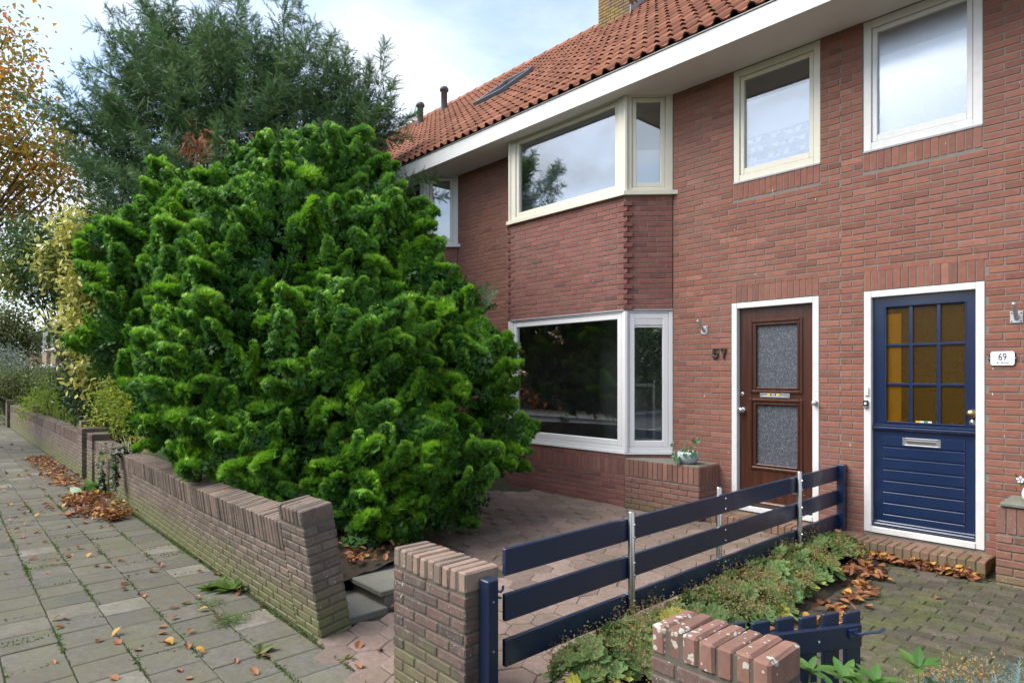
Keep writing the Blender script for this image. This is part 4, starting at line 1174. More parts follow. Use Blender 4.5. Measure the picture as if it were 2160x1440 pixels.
# ------------------------------------------------------------------ brick steps, planters
def box_wall_faces(x0, x1, y0, y1):
    """frames of the four vertical faces of a block"""
    return [Frame((x0, y0), (x1, y0)), Frame((x1, y0), (x1, y1)), Frame((x1, y1), (x0, y1)), Frame((x0, y1), (x0, y0))]
def brick_step(x0, x1, y0, zb, zt, label):
    r = thing('brick_step', label, 'step', ((x0 + x1) / 2, y0 / 2, zb))
    mb = MB(); mb.box(x0 + .008, x1 - .008, y0 + .008, -0.001, zb - .05, zt - .008); part('core', mb, 'mortar_dark', r)
    B = Bricks(); n = round((x1 - x0) / 0.0655); w = (x1 - x0) / n
    for i in range(n):
        B.r.append((x0 + (i + .5) * w, y0 + 0.1, zt - 0.05 + random.uniform(-1, 1) * .003, w / 2 - .004, 0.10, 0.05, random.uniform(-1, 1) * .01, random.random()))
    n2 = round((x1 - x0) / 0.2); w2 = (x1 - x0) / n2
    for i in range(n2): B.r.append((x0 + (i + .5) * w2, y0 + 0.26, zt - 0.03 + random.uniform(-1, 1) * .002, w2 / 2 - .004, 0.052, 0.03, 0, random.random()))
    fr_ = Frame((x0, y0), (x1, y0)); wall_bricks(B, fr_, 0, x1 - x0, zb - 0.03, zt - 0.102, [], zref=zt - .105 - 3 * CO)
    lay(B, 'brick_low', r, ch=0.006)
brick_step(-2.32, -1.16, -0.345, 0.13, 0.262, 'mossy brick doorstep under the navy blue door')
brick_step(-3.62, -2.42, -0.345, 0.17, 0.268, 'brick doorstep under the dark brown door')
def planter(x0, x1, y0, zb, zt, label, sideflip, cap=None):
    r = thing('brick_planter', label, 'planter', ((x0 + x1) / 2, y0 / 2, zb))
    mb = MB(); mb.box(x0 + .009, x1 - .009, y0 + .009, -0.002, zb - .1, zt - .004); part('core', mb, 'mortar', r)
    B = Bricks()
    fs = box_wall_faces(x0, x1, y0, -0.004)
    for i in (0, 1, 3):
        f = fs[i]
        B.soldiers(f, 0.001, f.L - .001, zt - 0.200, zt - .002, 0, .05 if i == 0 else .045, 0.066)
        wall_bricks(B, f, 0.001, f.L - 0.001, zb - .05, zt - 0.205, [], zref=zt - .206 - 12 * CO)
    lay(B, 'brick_low', r, ch=0.004)
    mb = MB(); mb.box(x0 + .012, x1 - .012, y0 + .012, -.003, zt - .02, zt + .006, .004); part('mortar_cap', mb, 'stone', r)
    return r
planter(-4.625, -3.64, -0.425, 0.17, 0.752, 'low brick planter built against the bay beside the brown door', 1)
planter(-1.085, -0.105, -0.425, 0.13, 0.728, 'low brick planter with a stone slab right of the blue door', 0)
mb = MB(); mb.box(-1.06, -0.10, -0.44, -0.004, 0.735, 0.768, .008); solid('stone_slab', mb, 'stone', 'weathered grey stone slab lying on the planter by the blue door', 'slab')

# ------------------------------------------------------------------ garden walls
def lean_fn(x):                     # the old wall has been pushed out towards the pavement at its near end
    return np.interp(x, [-10.5, -7.5, -3.9], [0.05, 0.11, 0.165])
def deform_wall(C):
    C = C.copy(); l = lean_fn(C[:, 0]); C[:, 2] += l * (C[:, 1] + 4.4625); C[:, 1] -= l * C[:, 2]
    C[:, 2] += 0.012 * np.sin(C[:, 0] * 1.3) + np.where(C[:, 0] < -5, (C[:, 0] + 5) * 0.010, 0) * (C[:, 2] / .7)
    return C, np.arctan(l)
def thick_wall(x0, x1, yf, thick, zt, label, mat='brick_garden', cap='soldier', deform=None, capmat=None, ends=True, limit=300, name='garden_wall', zb=-0.05, ch=0.006, pier=None, both=False):
    r = thing(name, label, 'wall', ((x0 + x1) / 2, yf + thick / 2, 0))
    mb = MB(); n = max(1, int((x1 - x0) / .3)); xs = np.linspace(x0 + .006, x1 - .006, n + 1)
    def core(mb, xs, zlo, zhi):
        V = []
        for x in xs:
            for yy, zz in ((yf + .006, zlo), (yf + thick - .006, zlo), (yf + thick - .006, zhi), (yf + .006, zhi)): V.append((x, yy, zz))
        V = np.array(V, float)
        if deform is not None: V, _ = deform(V)
        q = [(4 * i + k, 4 * i + (k + 1) % 4, 4 * i + 4 + (k + 1) % 4, 4 * i + 4 + k) for i in range(len(xs) - 1) for k in range(4)]
        q += [(0, 1, 2, 3), (4 * len(xs) - 1, 4 * len(xs) - 2, 4 * len(xs) - 3, 4 * len(xs) - 4)]
        mb.add(V, q)
    capH = 0.205 if cap == 'soldier' else 0.102
    if pier: xs = np.linspace(x0 + .006, pier[0] + .05, n + 1)
    core(mb, xs, zb, zt - .012)
    if pier: core(mb, np.linspace(pier[0] + .006, pier[1] - .006, 3), zb, pier[2] - .012)
    part('core', mb, 'mortar_dark', r)
    B = Bricks(); BC = Bricks()
    fs = box_wall_faces(x0, x1, yf, yf + thick)
    ph = []
    for i in (0, 1, 2, 3):
        f = fs[i]
        hi = zt - capH - BJ
        top_holes = []
        if pier and i in (0, 2):
            a, b = sorted((pier[0] - x0, pier[1] - x0));
            if i == 2: a, b = f.L - b, f.L - a
            wall_bricks(B, f, a, b, zb, pier[2] - .102 - BJ, [], zref=pier[2] - .102 - BJ - 14 * CO, depth=.06)
            top_holes = [(a - .002, b + .002, -1, 9)]
            wall_bricks(B, f, 0.0, f.L, zb, hi, top_holes, zref=hi - 14 * CO + .004, depth=.06)
        elif pier and i == 1:
            wall_bricks(B, f, 0.0, f.L, zb, pier[2] - .102 - BJ, [], zref=pier[2] - .102 - BJ - 14 * CO, depth=.06)
        elif i in (0, 1) or both or i == 2:
            wall_bricks(B, f, 0.0, f.L, zb, hi, [], zref=hi - 14 * CO + .004, depth=.06)
    # coping: bricks across the wall
    xe = pier[0] if pier else x1
    n = max(1, round((xe - x0) / 0.0615)); w = (xe - x0) / n
    for i in range(n):
        BC.r.append((x0 + (i + .5) * w, yf + thick / 2 + random.uniform(-1, 1) * .005, zt - capH / 2 + random.uniform(-1, 1) * .003, w / 2 - .0042, thick / 2 + .001, capH / 2, random.uniform(-1, 1) * .012, random.random()))
    if pier:
        n = round((pier[1] - pier[0]) / .0615); w = (pier[1] - pier[0]) / n
        for i in range(n):
            BC.r.append((pier[0] + (i + .5) * w, yf + thick / 2, pier[2] - .051 + random.uniform(-1, 1) * .003, w / 2 - .004, thick / 2 + .001, .051, random.uniform(-1, 1) * .01, random.random()))
    nb = limit - min(len(BC.r), limit // 2)
    lay(B, mat, r, ch=ch, limit=nb, deform=deform, rest_name='brickwork')
    lay(BC, capmat or mat, r, name='coping_brick', ch=ch + .002, limit=limit - nb, deform=deform, rest_name='coping_bricks')
    return r
thick_wall(-10.45, -3.915, -4.575, 0.225, 0.735, 'long leaning brick garden wall with end pier below the cypress', deform=deform_wall, pier=(-4.30, -3.915, 0.865), capmat='brick_garden')
thick_wall(-3.045, -2.400, -4.565, 0.215, 0.782, 'short brick pier with grey coping beside the blue gate post', 'brick_pier', 'rowlock', capmat='brick_cap_grey', name='brick_pier', ch=.006)
thick_wall(-1.325, -0.885, -4.575, 0.215, 0.862, 'brick pier with red lichen spotted coping bricks in front of the picket gate', 'brick_pier', 'rowlock', capmat='brick_cap', name='brick_pier', ch=.006)
thick_wall(-13.15, -12.72, -4.62, 0.40, 0.83, 'grey lichen spotted brick pier at the far end of the cypress garden', 'brick_garden', 'rowlock', name='brick_pier', limit=80)
thick_wall(-12.25, -11.80, -4.62, 0.26, 0.80, 'squat brick pier beside the ornamental grass', 'brick_garden', 'rowlock', name='brick_pier', limit=80)
thick_wall(-11.80, -10.45, -4.585, 0.215, 0.70, 'short brick garden wall under the ornamental grass', 'brick_garden', 'soldier', limit=120)
thick_wall(-26.6, -13.15, -4.60, 0.215, 0.74, 'long grey brick garden wall in front of the leafy shrubs', 'brick_garden', 'soldier', limit=200)
thick_wall(-27.2, -26.6, -4.68, 0.34, 0.90, 'distant brick pier where the long grey garden wall ends', 'brick_garden', 'rowlock', name='brick_pier', limit=0)
mb = MB(); mb.box(-13.42, -13.20, -4.56, -4.36, 0.735, 0.93, .01); solid('coping_block', mb, 'brick_garden', 'loose square brick block on the wall behind the lichen spotted pier', 'block')
mb = MB(); mb.box(-20.9, -20.6, -4.56, -4.36, 0.735, 0.92, .01); solid('coping_block', mb, 'brick_garden', 'small brick block standing far along the long grey wall', 'block')

# stone slabs by the entrance
mb = MB(); mb.box(-4.50, -3.985, -4.335, -4.02, 0.005, 0.062, .006); solid('stone_step', mb, 'stone', 'lower stone slab step behind the leaning wall pier', 'step')
mb = MB(); mb.box(-4.55, -4.015, -4.065, -3.45, 0.130, 0.172, .006); up = solid('stone_step', mb, 'stone', 'upper stone slab step under the cypress branches', 'step')
mb = MB(); mb.box(-4.5, -4.03, -4.03, -3.47, 0.0, 0.131, .004); solid('step_block', mb, 'stone', 'concrete block carrying the upper stone slab step', 'block')

# ------------------------------------------------------------------ fence and gate
XF = -2.372
fe = thing('rail_fence', 'navy blue three rail fence with steel posts between the gardens', 'fence', (XF, -2.2, 0.15))
for zt in (0.868, 0.640, 0.412):
    for y0, y1 in ((-4.34, -3.348), (-3.344, -0.985), (-0.981, -0.085)):
        mb = MB(); mb.box(XF - .014, XF + .014, y0, y1, zt - 0.135, zt, .004); part('rail', mb, 'navy_old', fe)
def steel_post(x, y, z1):
    mb = MB(); z0 = 0.05
    mb.lathe((x, y, 0), [(0.021, z0), (0.021, z1 - .004), (0.019, z1), (0.0, z1 + .001)], 16); p = part('post', mb, 'steel', fe, True)
    return p
for x, y, sd_ in ((XF + .036, -3.34, 1), (XF - .036, -2.19, -1), (XF + .036, -0.99, 1)):
    p = steel_post(x, y, 0.915)
    for zt in (0.868, 0.640, 0.412):
        for dz in (-.030, -.105):
            mb = MB(); mb.lathe((x + .021 if sd_ > 0 else XF + .014, y, zt + dz), [(0.008, 0.0), (0.008, 0.004), (0.004, 0.008), (0.0, 0.0085)], 8, axis='x'); part('bolt', mb, 'chrome', fe)
mb = MB(); mb.box(XF - .005, XF + .065, -0.085, -0.004, 0.265, 0.885, .006); part('post', mb, 'navy', fe, label='square navy blue wall post')
for zt in (0.868, 0.640, 0.412):
    mb = MB(); mb.lathe((XF + .065, -0.045, zt - .06), [(0.009, 0), (0.007, .004), (0, .005)], 8, axis='x'); part('bolt', mb, 'navy', fe)

gp = thing('gate_post', 'square navy blue gate post against the grey capped pier', 'post', (-2.33, -4.42, 0))
mb = MB(); mb.box(-2.392, -2.322, -4.485, -4.415, -0.05, 0.745, .006); part('post', mb, 'navy_old', gp)
for z in (0.64, 0.40):
    mb = MB(); mb.lathe((-2.322, -4.450, z), [(0.006, 0), (0.005, .003), (0, .0035)], 8, axis='x'); part('screw', mb, 'alu', gp)
mb = MB(); mb.tube([(-2.322, -4.43, 0.690), (-2.300, -4.425, 0.690), (-2.290, -4.42, 0.70), (-2.286, -4.42, 0.722)], .006, 8); mb.tube([(-2.322, -4.43, 0.660), (-2.296, -4.425, 0.662)], .006, 8)
part('latch_hook', mb, 'navy', gp)

ga = R(70); gh = np.array([-1.30, -4.325]); gu = np.array([math.cos(ga), math.sin(ga)])
gfr = Frame(gh, gh + gu)            # outward normal points to +X, towards the camera
gt = thing('picket_gate', 'open navy blue picket gate behind the red capped pier', 'gate', (gh[0], gh[1], 0.05))
u = 0.03
k = 0
while u < 0.80:
    ztop = 0.775 - 0.055 * u / .85 + (0.004 if k % 2 else 0)
    mb = MB(); mb.fbox(gfr, u, u + 0.088, -0.020, 0.0, 0.10, ztop, .003); part('picket', mb, 'navy_old', gt)
    u += 0.1265; k += 1
for zt in (0.735, 0.28):
    mb = MB(); V, q, t3 = cbox((0.425, 0.014, 0.048), .004); V = V + np.array([0.425, 0, zt - .048]); V[:, 2] -= 0.055 * V[:, 0] / .85; mb.add(gfr.pt(V[:, 0], .0145 - V[:, 1], V[:, 2]), q, t3); part('rail', mb, 'navy_old', gt)
mb = MB(); a = gfr.pt(0.79, 0.030, 0.655); mb.fbox(gfr, 0.765, 0.815, 0.028, 0.040, 0.635, 0.672, .003); mb.tube([gfr.pt(.79, .036, .655), gfr.pt(.79, .058, .658), gfr.pt(.83, .066, .660), gfr.pt(.90, .066, .654), gfr.pt(.935, .066, .662)], .006, 8); part('latch', mb, 'navy', gt)
mb = MB(); mb.lathe(gfr.pt(0.60, 0.029, 0.645), [(0, 0), (.007, 0), (.006, .004), (0, .005)], 8, axis='x'); part('bolt', mb, 'alu', gt)
mb = MB(); mb.fbox(gfr, -0.03, 0.0, -0.035, 0.035, 0.0, 0.76, .004); part('hinge_post', mb, 'navy_old', gt)
# ------------------------------------------------------------------ vegetation helpers
def unit(v):
    v = np.asarray(v, float); return v / (np.linalg.norm(v, axis=-1, keepdims=True) + 1e-9)
def basis(dirs, roll=None, upref=None):
    """rotation matrices whose local y follows dirs; local z is as close to upref as possible, then rolled"""
    d = unit(dirs); n = len(d)
    ref = np.tile([0.0, 0.0, 1.0], (n, 1)) if upref is None else np.asarray(upref, float)
    ref = ref + rng.normal(0, 0.02, ref.shape)
    x = unit(np.cross(d, ref)); z = np.cross(x, d)
    if roll is not None:
        c, s = np.cos(roll)[:, None], np.sin(roll)[:, None]
        x, z = x * c + z * s, z * c - x * s
    return np.stack([x, d, z], -1)       # columns
def scatter_mesh(name, T, pos, mats, scale, tint, mat, gain=0.0):
    """T = (V, tris, a); joined copies of one template"""
    V, F, a = T; n, m = len(pos), len(V)
    P = np.einsum('nij,mj->nmi', mats, V) * np.asarray(scale).reshape(n, -1, 1 if np.ndim(scale) < 2 else 3) + pos[:, None, :]
    tt = np.clip(np.asarray(tint)[:, None] + gain * a[None, :], 0, 1)
    return P.reshape(-1, 3), (F[None] + (np.arange(n) * m)[:, None, None]).reshape(-1, 3), tt.ravel()
def foliage(parts, name, mat, parent=None, label=None):
    Vs, Fs, As, k = [], [], [], 0
    for V, F, a in parts:
        Vs.append(V); Fs.append(F + k); As.append(a); k += len(V)
    V = np.concatenate(Vs); base = wpos(parent) if parent is not None else np.zeros(3)
    me = mesh_np(name, V - base, None, np.concatenate(Fs), mat, {'tint': np.concatenate(As)})
    o = link(name, me, parent)
    if label: o['label'] = label
    return o
def pxpt(x, y, t):
    u = (x - 1080) / 1335; v = (790 - y) / 1335
    return np.array([t * (FWD[0] + RGT[0] * u), CAM_Y + t * (FWD[1] + RGT[1] * u), CAM_H + t * v])
def rand_dirs(n):
    return unit(rng.normal(0, 1, (n, 3)))
# templates ---------------------------------------------------------
def t_spray():
    V = []; F = []; A = []
    def tri(p, q, r_, a):
        k = len(V); V.extend([p, q, r_]); A.extend(a); F.append((k, k + 1, k + 2))
    g = np.random.default_rng(2)
    for th in np.linspace(-66, 66, 6):
        L = 1.0 - 0.30 * abs(th) / 68 + g.uniform(-.08, .08); th = R(th + g.uniform(-5, 5)); d = np.array([math.sin(th), math.cos(th)]); nn = np.array([d[1], -d[0]])
        for i, s in enumerate((0.36, 0.60, 0.82)):
            c = d * L * s; w = 0.17 * (1.1 - s * .4)
            for sg in (-1, 1):
                tri((*(c - d * .10), 0), (*(c + nn * sg * w + d * .10), 0), (*(c + d * .09), 0), (s - .15, s + .2, s))
        tri((*(d * L * .80 - nn * .06), 0), (*(d * L * .80 + nn * .06), 0), (*(d * L * 1.02), 0), (.8, .8, 1.1))
    tri((-.05, 0, 0), (.05, 0, 0), (0, .5, 0), (0, 0, .3))
    V = np.array(V, float); r2 = V[:, 0] ** 2 + V[:, 1] ** 2
    V[:, 2] = 0.42 * r2 - .1 * V[:, 1] + 0.22 * np.abs(V[:, 0]) * V[:, 1]
    return V, np.array(F), np.clip(np.array(A), 0, 1.1)
def t_twig(npair=10, ln=0.20, wd=0.075, droop=0.0, ups=0.05):
    V = []; F = []; A = []
    g = np.random.default_rng(5)
    V += [(-.008, 0, 0), (.008, 0, 0), (0, 1, 0)]; F.append((0, 1, 2)); A += [0, 0, .6]
    for i in range(npair):
        s = 0.06 + 0.92 * i / (npair - 1)
        for sg in (-1, 1):
            k = len(V); l = ln * (1 - .35 * (s > .85)) * g.uniform(.8, 1.15); a = R(58 - 25 * s)
            ex, ey = math.sin(a) * l * sg, math.cos(a) * l
            z = g.uniform(-.03, .09) + ups
            V += [(0, s - wd / 2, 0), (0, s + wd / 2, 0), (ex, s + ey, z)]; F.append((k, k + 1, k + 2)); A += [s * .7, s * .7, s * .7 + .2]
    return np.array(V, float), np.array(F), np.clip(np.array(A), 0, 1)
def t_leaf(w=0.5, fold=0.12, curl=0.1, edge=False, pointy=1.0):
    """ovate leaf of length 1 along y"""
    ys = np.array([0.0, 0.18, 0.5, 0.8, 1.0]); ws = np.array([0.02, 0.34, 0.5, 0.30 * pointy, 0.0]) * w
    V = []; A = []
    for y, ww in zip(ys, ws):
        z = -curl * y * y
        V += [(-ww, y, z + fold * ww), (0, y, z), (ww, y, z + fold * ww)]; A += ([1, 0, 1] if edge else [y * .5, y * .5, y * .5])
    F = []
    for i in range(4):
        a = i * 3
        F += [(a, a + 1, a + 4), (a, a + 4, a + 3), (a + 1, a + 2, a + 5), (a + 1, a + 5, a + 4)]
    return np.array(V, float), np.array(F), np.array(A, float)
def t_leaf2(w=0.6, bend=0.18):
    V = np.array([(0, 0, 0), (w * .5, .45, bend), (0, .5, 0), (-w * .5, .45, bend), (0, 1, -bend * .3)], float)
    return V, np.array([(0, 1, 2), (0, 2, 3), (1, 4, 2), (2, 4, 3)]), np.array([0, .4, .2, .4, .6])
def t_round(n=18, lob=0.10, cup=0.25):
    """scalloped, pleated round leaf, stalk at the origin, lying in xy, facing +z"""
    V = [(0, 0, 0)]; A = [0]
    th = np.linspace(R(20), R(340), n + 1) + math.pi / 2
    for ring, rr in ((0, .55), (1, 1.0)):
        for i, a in enumerate(th):
            ple = 1 if i % 2 else -1
            r_ = rr * (1 + (lob * ple if ring else 0))
            V.append((r_ * math.cos(a) * .5, r_ * math.sin(a) * .5, cup * .5 * rr * rr + .035 * ple * rr)); A.append(rr * .8 + .1 * ple)
    m = n + 1; F = []
    for i in range(n):
        F += [(0, 1 + i, 2 + i), (1 + i, 1 + m + i, 2 + m + i), (1 + i, 2 + m + i, 2 + i)]
    return np.array(V, float), np.array(F), np.clip(np.array(A), 0, 1)
def t_blade():
    V = []; A = []
    for s in np.linspace(0, 1, 5):
        V += [(-.5 * (1 - s ** 1.5), s, -.35 * s * s), (.5 * (1 - s ** 1.5), s, -.35 * s * s)]; A += [s, s]
    F = [];
    for i in range(4): a = 2 * i; F += [(a, a + 1, a + 3), (a, a + 3, a + 2)]
    return np.array(V, float), np.array(F), np.array(A)
T_SPRAY, T_TWIG, T_LEAF, T_EDGE, T_L2, T_ROUND, T_BLADE = t_spray(), t_twig(), t_leaf(), t_leaf(0.42, .1, .15, True), t_leaf2(), t_round(), t_blade()
T_LONG = t_leaf(0.36, .15, .22); T_L2N = t_leaf2(.32, .12)
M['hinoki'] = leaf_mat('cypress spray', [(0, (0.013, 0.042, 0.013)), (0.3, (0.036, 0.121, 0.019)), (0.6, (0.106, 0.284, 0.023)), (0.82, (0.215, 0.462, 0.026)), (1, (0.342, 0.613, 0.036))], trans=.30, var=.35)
M['dead'] = leaf_mat('dead brown foliage', [(0, (0.045, 0.022, 0.012)), (1, (0.16, 0.075, 0.035))], trans=.2)
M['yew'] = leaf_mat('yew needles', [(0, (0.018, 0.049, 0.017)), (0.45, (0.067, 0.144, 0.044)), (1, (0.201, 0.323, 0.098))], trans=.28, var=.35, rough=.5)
M['rust'] = leaf_mat('rust brown twig', [(0, (0.22, 0.065, 0.025)), (1, (0.42, 0.14, 0.06))], trans=.2)
M['autumn'] = leaf_mat('autumn leaf', [(0, (0.154, 0.186, 0.036)), (0.35, (0.297, 0.251, 0.039)), (0.6, (0.476, 0.270, 0.033)), (0.85, (0.592, 0.238, 0.032)), (1, (0.540, 0.141, 0.032))], trans=.45, var=.15)
M['holly'] = leaf_mat('variegated leaf', [(0, (0.055, 0.085, 0.022)), (0.40, (0.10, 0.125, 0.028)), (0.55, (0.46, 0.47, 0.09)), (1, (0.74, 0.70, 0.24))], trans=.25, var=.2, rough=.35)
M['dkleaf'] = leaf_mat('dark glossy leaf', [(0, (0.014, 0.040, 0.014)), (0.5, (0.032, 0.075, 0.022)), (1, (0.075, 0.13, 0.035))], trans=.25, rough=.32, spec=.5, var=.3)
M['hollygreen'] = leaf_mat('green holly leaf', [(0, (0.028, 0.070, 0.022)), (0.5, (0.062, 0.125, 0.036)), (1, (0.13, 0.20, 0.06))], trans=.3, rough=.35, spec=.45, var=.2)
M['ltleaf'] = leaf_mat('light green leaf', [(0, (0.086, 0.164, 0.022)), (0.5, (0.195, 0.312, 0.034)), (1, (0.469, 0.485, 0.055))], trans=.40, var=.3)
M['olive'] = leaf_mat('olive green leaf', [(0, (0.046, 0.081, 0.026)), (0.5, (0.111, 0.150, 0.042)), (1, (0.215, 0.227, 0.072))], trans=.35, var=.35)
M['grey'] = leaf_mat('grey willow leaf', [(0, (0.115, 0.145, 0.115)), (1, (0.30, 0.34, 0.28))], trans=.3, var=.3)
M['mantle'] = leaf_mat('soft round leaf', [(0, (0.069, 0.138, 0.040)), (0.5, (0.161, 0.270, 0.081)), (0.85, (0.265, 0.368, 0.121)), (1, (0.506, 0.483, 0.081))], trans=.35, var=.25)
M['froth'] = leaf_mat('faded flower froth', [(0, (0.24, 0.22, 0.07)), (0.5, (0.38, 0.27, 0.11)), (1, (0.46, 0.28, 0.15))], trans=.3, var=.1)
M['straw'] = leaf_mat('pale grass blade', [(0, (0.22, 0.25, 0.075)), (1, (0.56, 0.54, 0.29))], trans=.4, var=.2)
M['grass'] = leaf_mat('grass blade', [(0, (0.040, 0.085, 0.012)), (1, (0.115, 0.20, 0.028))], trans=.4, var=.2)
M['litter'] = leaf_mat('fallen leaf', [(0, (0.115, 0.045, 0.022)), (0.45, (0.26, 0.098, 0.042)), (0.8, (0.36, 0.165, 0.075)), (1, (0.52, 0.29, 0.045))], trans=.15, var=.25, rough=.7)
M['rhodo'] = leaf_mat('rhododendron leaf', [(0, (0.035, 0.105, 0.020)), (0.6, (0.085, 0.19, 0.035)), (0.85, (0.17, 0.27, 0.06)), (1, (0.58, 0.40, 0.03))], trans=.3, rough=.35, spec=.5, var=.2)
M['juniper'] = leaf_mat('blue juniper', [(0, (0.040, 0.085, 0.080)), (1, (0.20, 0.305, 0.285))], trans=.2, var=.2)
M['pilea'] = leaf_mat('pilea leaf', [(0, (0.015, 0.060, 0.020)), (1, (0.055, 0.15, 0.045))], trans=.2, rough=.3, spec=.5, var=.1)
M['stem'] = plain('green stem', (0.14, 0.17, 0.05), 0.7, 0.3, 20, 0.3)
M['reed'] = plain('woody twig', (0.13, 0.085, 0.05), 0.9, 0.2, 20, 0.4)

def lobes_surface(L, n, up=0.35, inner=0.0, jitter=0.10):
    """points on the outside of a union of balls (cx,cy,cz,r[,zs])"""
    C = np.array([l[:3] for l in L]); Rr = np.array([l[3] for l in L]); w = Rr ** 2
    out_p, out_n = [], []
    k = 0
    while k < n:
        i = rng.choice(len(L), size=n * 2, p=w / w.sum()); d = rand_dirs(n * 2)
        p = C[i] + d * (Rr[i] * (1 - inner + rng.normal(0, jitter, n * 2)))[:, None]
        dist = np.linalg.norm(p[:, None, :] - C[None], axis=2) / Rr[None]
        dist[np.arange(len(i)), i] = 9
        ok = (dist.min(1) > 0.88 - inner) if inner == 0 else (dist.min(1) > 0.3)
        ok &= p[:, 2] > 0.12
        out_p.append(p[ok]); out_n.append(d[ok]); k += ok.sum()
    P, N = np.concatenate(out_p)[:n], np.concatenate(out_n)[:n]
    return P, unit(N + np.array([0, 0, up]))

def branches(mb, base, targets, r0=0.09, seg=6, wob=0.12, n=7, lean=0.5):
    for T in targets:
        T = np.asarray(T); d = T - base; pts = []
        for s in np.linspace(0, 1, seg):
            p = base + d * s; p[2] = base[2] + d[2] * (s ** (0.75 if lean else 1))
            pts.append(p + rng.normal(0, wob, 3) * math.sin(s * 3.1) * .6)
        mb.tube(pts, r0 * np.linspace(1, .18, seg), n, True)

# ---- the big cypress bush
LB = [(640, 650, 7.7, 290), (690, 430, 7.9, 150), (560, 470, 7.9, 150), (780, 500, 7.7, 118), (420, 480, 7.9, 110), (330, 570, 7.8, 130), (250, 560, 7.7, 62), (310, 720, 7.5, 115),
      (410, 850, 7.1, 120), (885, 660, 7.4, 118), (970, 800, 7.2, 120), (1030, 930, 7.0, 72), (620, 960, 6.4, 150), (820, 980, 6.4, 170), (520, 900, 6.6, 140), (930, 1010, 6.4, 100), (800, 1110, 5.9, 95),
      (730, 780, 6.7, 200), (520, 740, 6.9, 190), (480, 600, 7.3, 150), (690, 355, 8.0, 70), (380, 420, 8.0, 50), (205, 540, 7.6, 28), (985, 640, 7.4, 50)]
LOB = [(*pxpt(x, y, t), r * .89 * t / 1335) for x, y, t, r in LB]
root = thing('cypress_bush', 'huge bright green cypress bush bulging over the garden wall', 'bush', (-6.1, -3.1, 0.15))
def t_spray_fine():
    """a ragged, cupped little fan"""
    V = []; F = []; A = []; g = np.random.default_rng(12); n = 9
    th = np.linspace(R(-78), R(78), n)
    V.append((0, 0, 0)); A.append(0.0)
    for i, a in enumerate(th):
        for r_, tt in ((.42, .35), (.74 + g.uniform(-.06, .06), .7)):
            V.append((math.sin(a) * r_, math.cos(a) * r_, .07 * math.sin(i * 2.1 + r_ * 5))); A.append(tt)
    k = lambda i, j: 1 + 2 * i + j
    for i in range(n - 1):
        F += [(0, k(i, 0), k(i + 1, 0)), (k(i, 0), k(i, 1), k(i + 1, 1)), (k(i, 0), k(i + 1, 1), k(i + 1, 0))]
        for s_ in (.12, .62):                                       # teeth along the rim
            a0 = th[i] + (th[i + 1] - th[i]) * s_; a1 = th[i] + (th[i + 1] - th[i]) * (s_ + .34); am = (a0 + a1) / 2; L = 1 + g.uniform(-.14, .12); m = len(V)
            for a_, r_, t_ in ((a0, .70, .7), (a1, .70, .7), (am, L, 1.12)): V.append((math.sin(a_) * r_, math.cos(a_) * r_, .09 * math.sin(i * 2.1 + r_ * 5))); A.append(t_)
            F.append((m, m + 1, m + 2))
    V = np.array(V, float); r2 = V[:, 0] ** 2 + V[:, 1] ** 2
    V[:, 2] += 0.50 * r2 - .15 * V[:, 1] + 0.25 * np.abs(V[:, 0]) * V[:, 1]
    return V, np.array(F), np.clip(np.array(A), 0, 1.1)
T_FINE = t_spray_fine()
def plume_geo(j):
    g = np.random.default_rng(100 + j); Lp = .50; m = 185
    s_ = g.uniform(0, 1, m) ** .72; ph = np.round(s_ * 6) / 6 + g.normal(0, .05, m); wd = (.15 + .02 * np.sin(ph * 22 + j)) * (1 - .62 * np.clip(ph, 0, 1)) * g.uniform(.8, 1.25)
    th = g.uniform(-.42, 1.0, m) * np.pi
    off = np.c_[np.cos(th) * wd, np.zeros(m), np.sin(th) * wd * .8]
    bend = np.c_[np.zeros(m), np.zeros(m), .10 * (ph - .4) ** 2 * (1 if j % 2 else -1)]
    q = np.c_[np.zeros(m), (ph - .7) * Lp, np.zeros(m)] + off * g.uniform(.5, 1.1, (m, 1)) + bend
    dd = unit(np.array([0, .85, .05]) + off / wd[:, None] * .70 + g.normal(0, .50, (m, 3)))
    up = unit(np.array([0, 0, 1.]) + off / wd[:, None] * .4 + g.normal(0, .55, (m, 3)))
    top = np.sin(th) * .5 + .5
    ti = np.clip(.14 + .03 * (j % 4) + .32 * top ** 1.2 + .18 * s_ * top + g.normal(0, .05, m), 0, .8)  # upper sprays paler, lower ones darker: shading put into the tint
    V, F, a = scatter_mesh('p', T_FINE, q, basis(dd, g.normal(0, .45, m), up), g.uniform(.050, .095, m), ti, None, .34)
    return V, F, a
def plume_mesh(j):
    g = np.random.default_rng(700 + j); Vs, Fs, As, k = [], [], [], 0
    for i in range(4):
        V, F, a = plume_geo(j * 4 + i); sc_ = g.uniform(.52, .80); d = unit(np.array([g.normal(0, .55), 1.0, g.normal(.05, .45)])[None])
        m_ = basis(d, np.array([g.normal(0, .4)]))[0]; V = (V * sc_) @ m_.T + np.array([(i % 2 - .5) * .19 + g.normal(0, .04), g.uniform(-.17, .12), (i // 2 - .5) * .17 + g.normal(0, .04)])
        Vs.append(V); Fs.append(F + k); As.append(a); k += len(V)
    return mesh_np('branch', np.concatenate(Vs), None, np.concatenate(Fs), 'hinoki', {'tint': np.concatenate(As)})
PLUME = [plume_mesh(j) for j in range(10)]
PP, PN = lobes_surface(LOB, 900, 0.0, jitter=.04)
toc = unit(np.array([0, CAM_Y, CAM_H]) - PP); face = (toc * PN).sum(1)
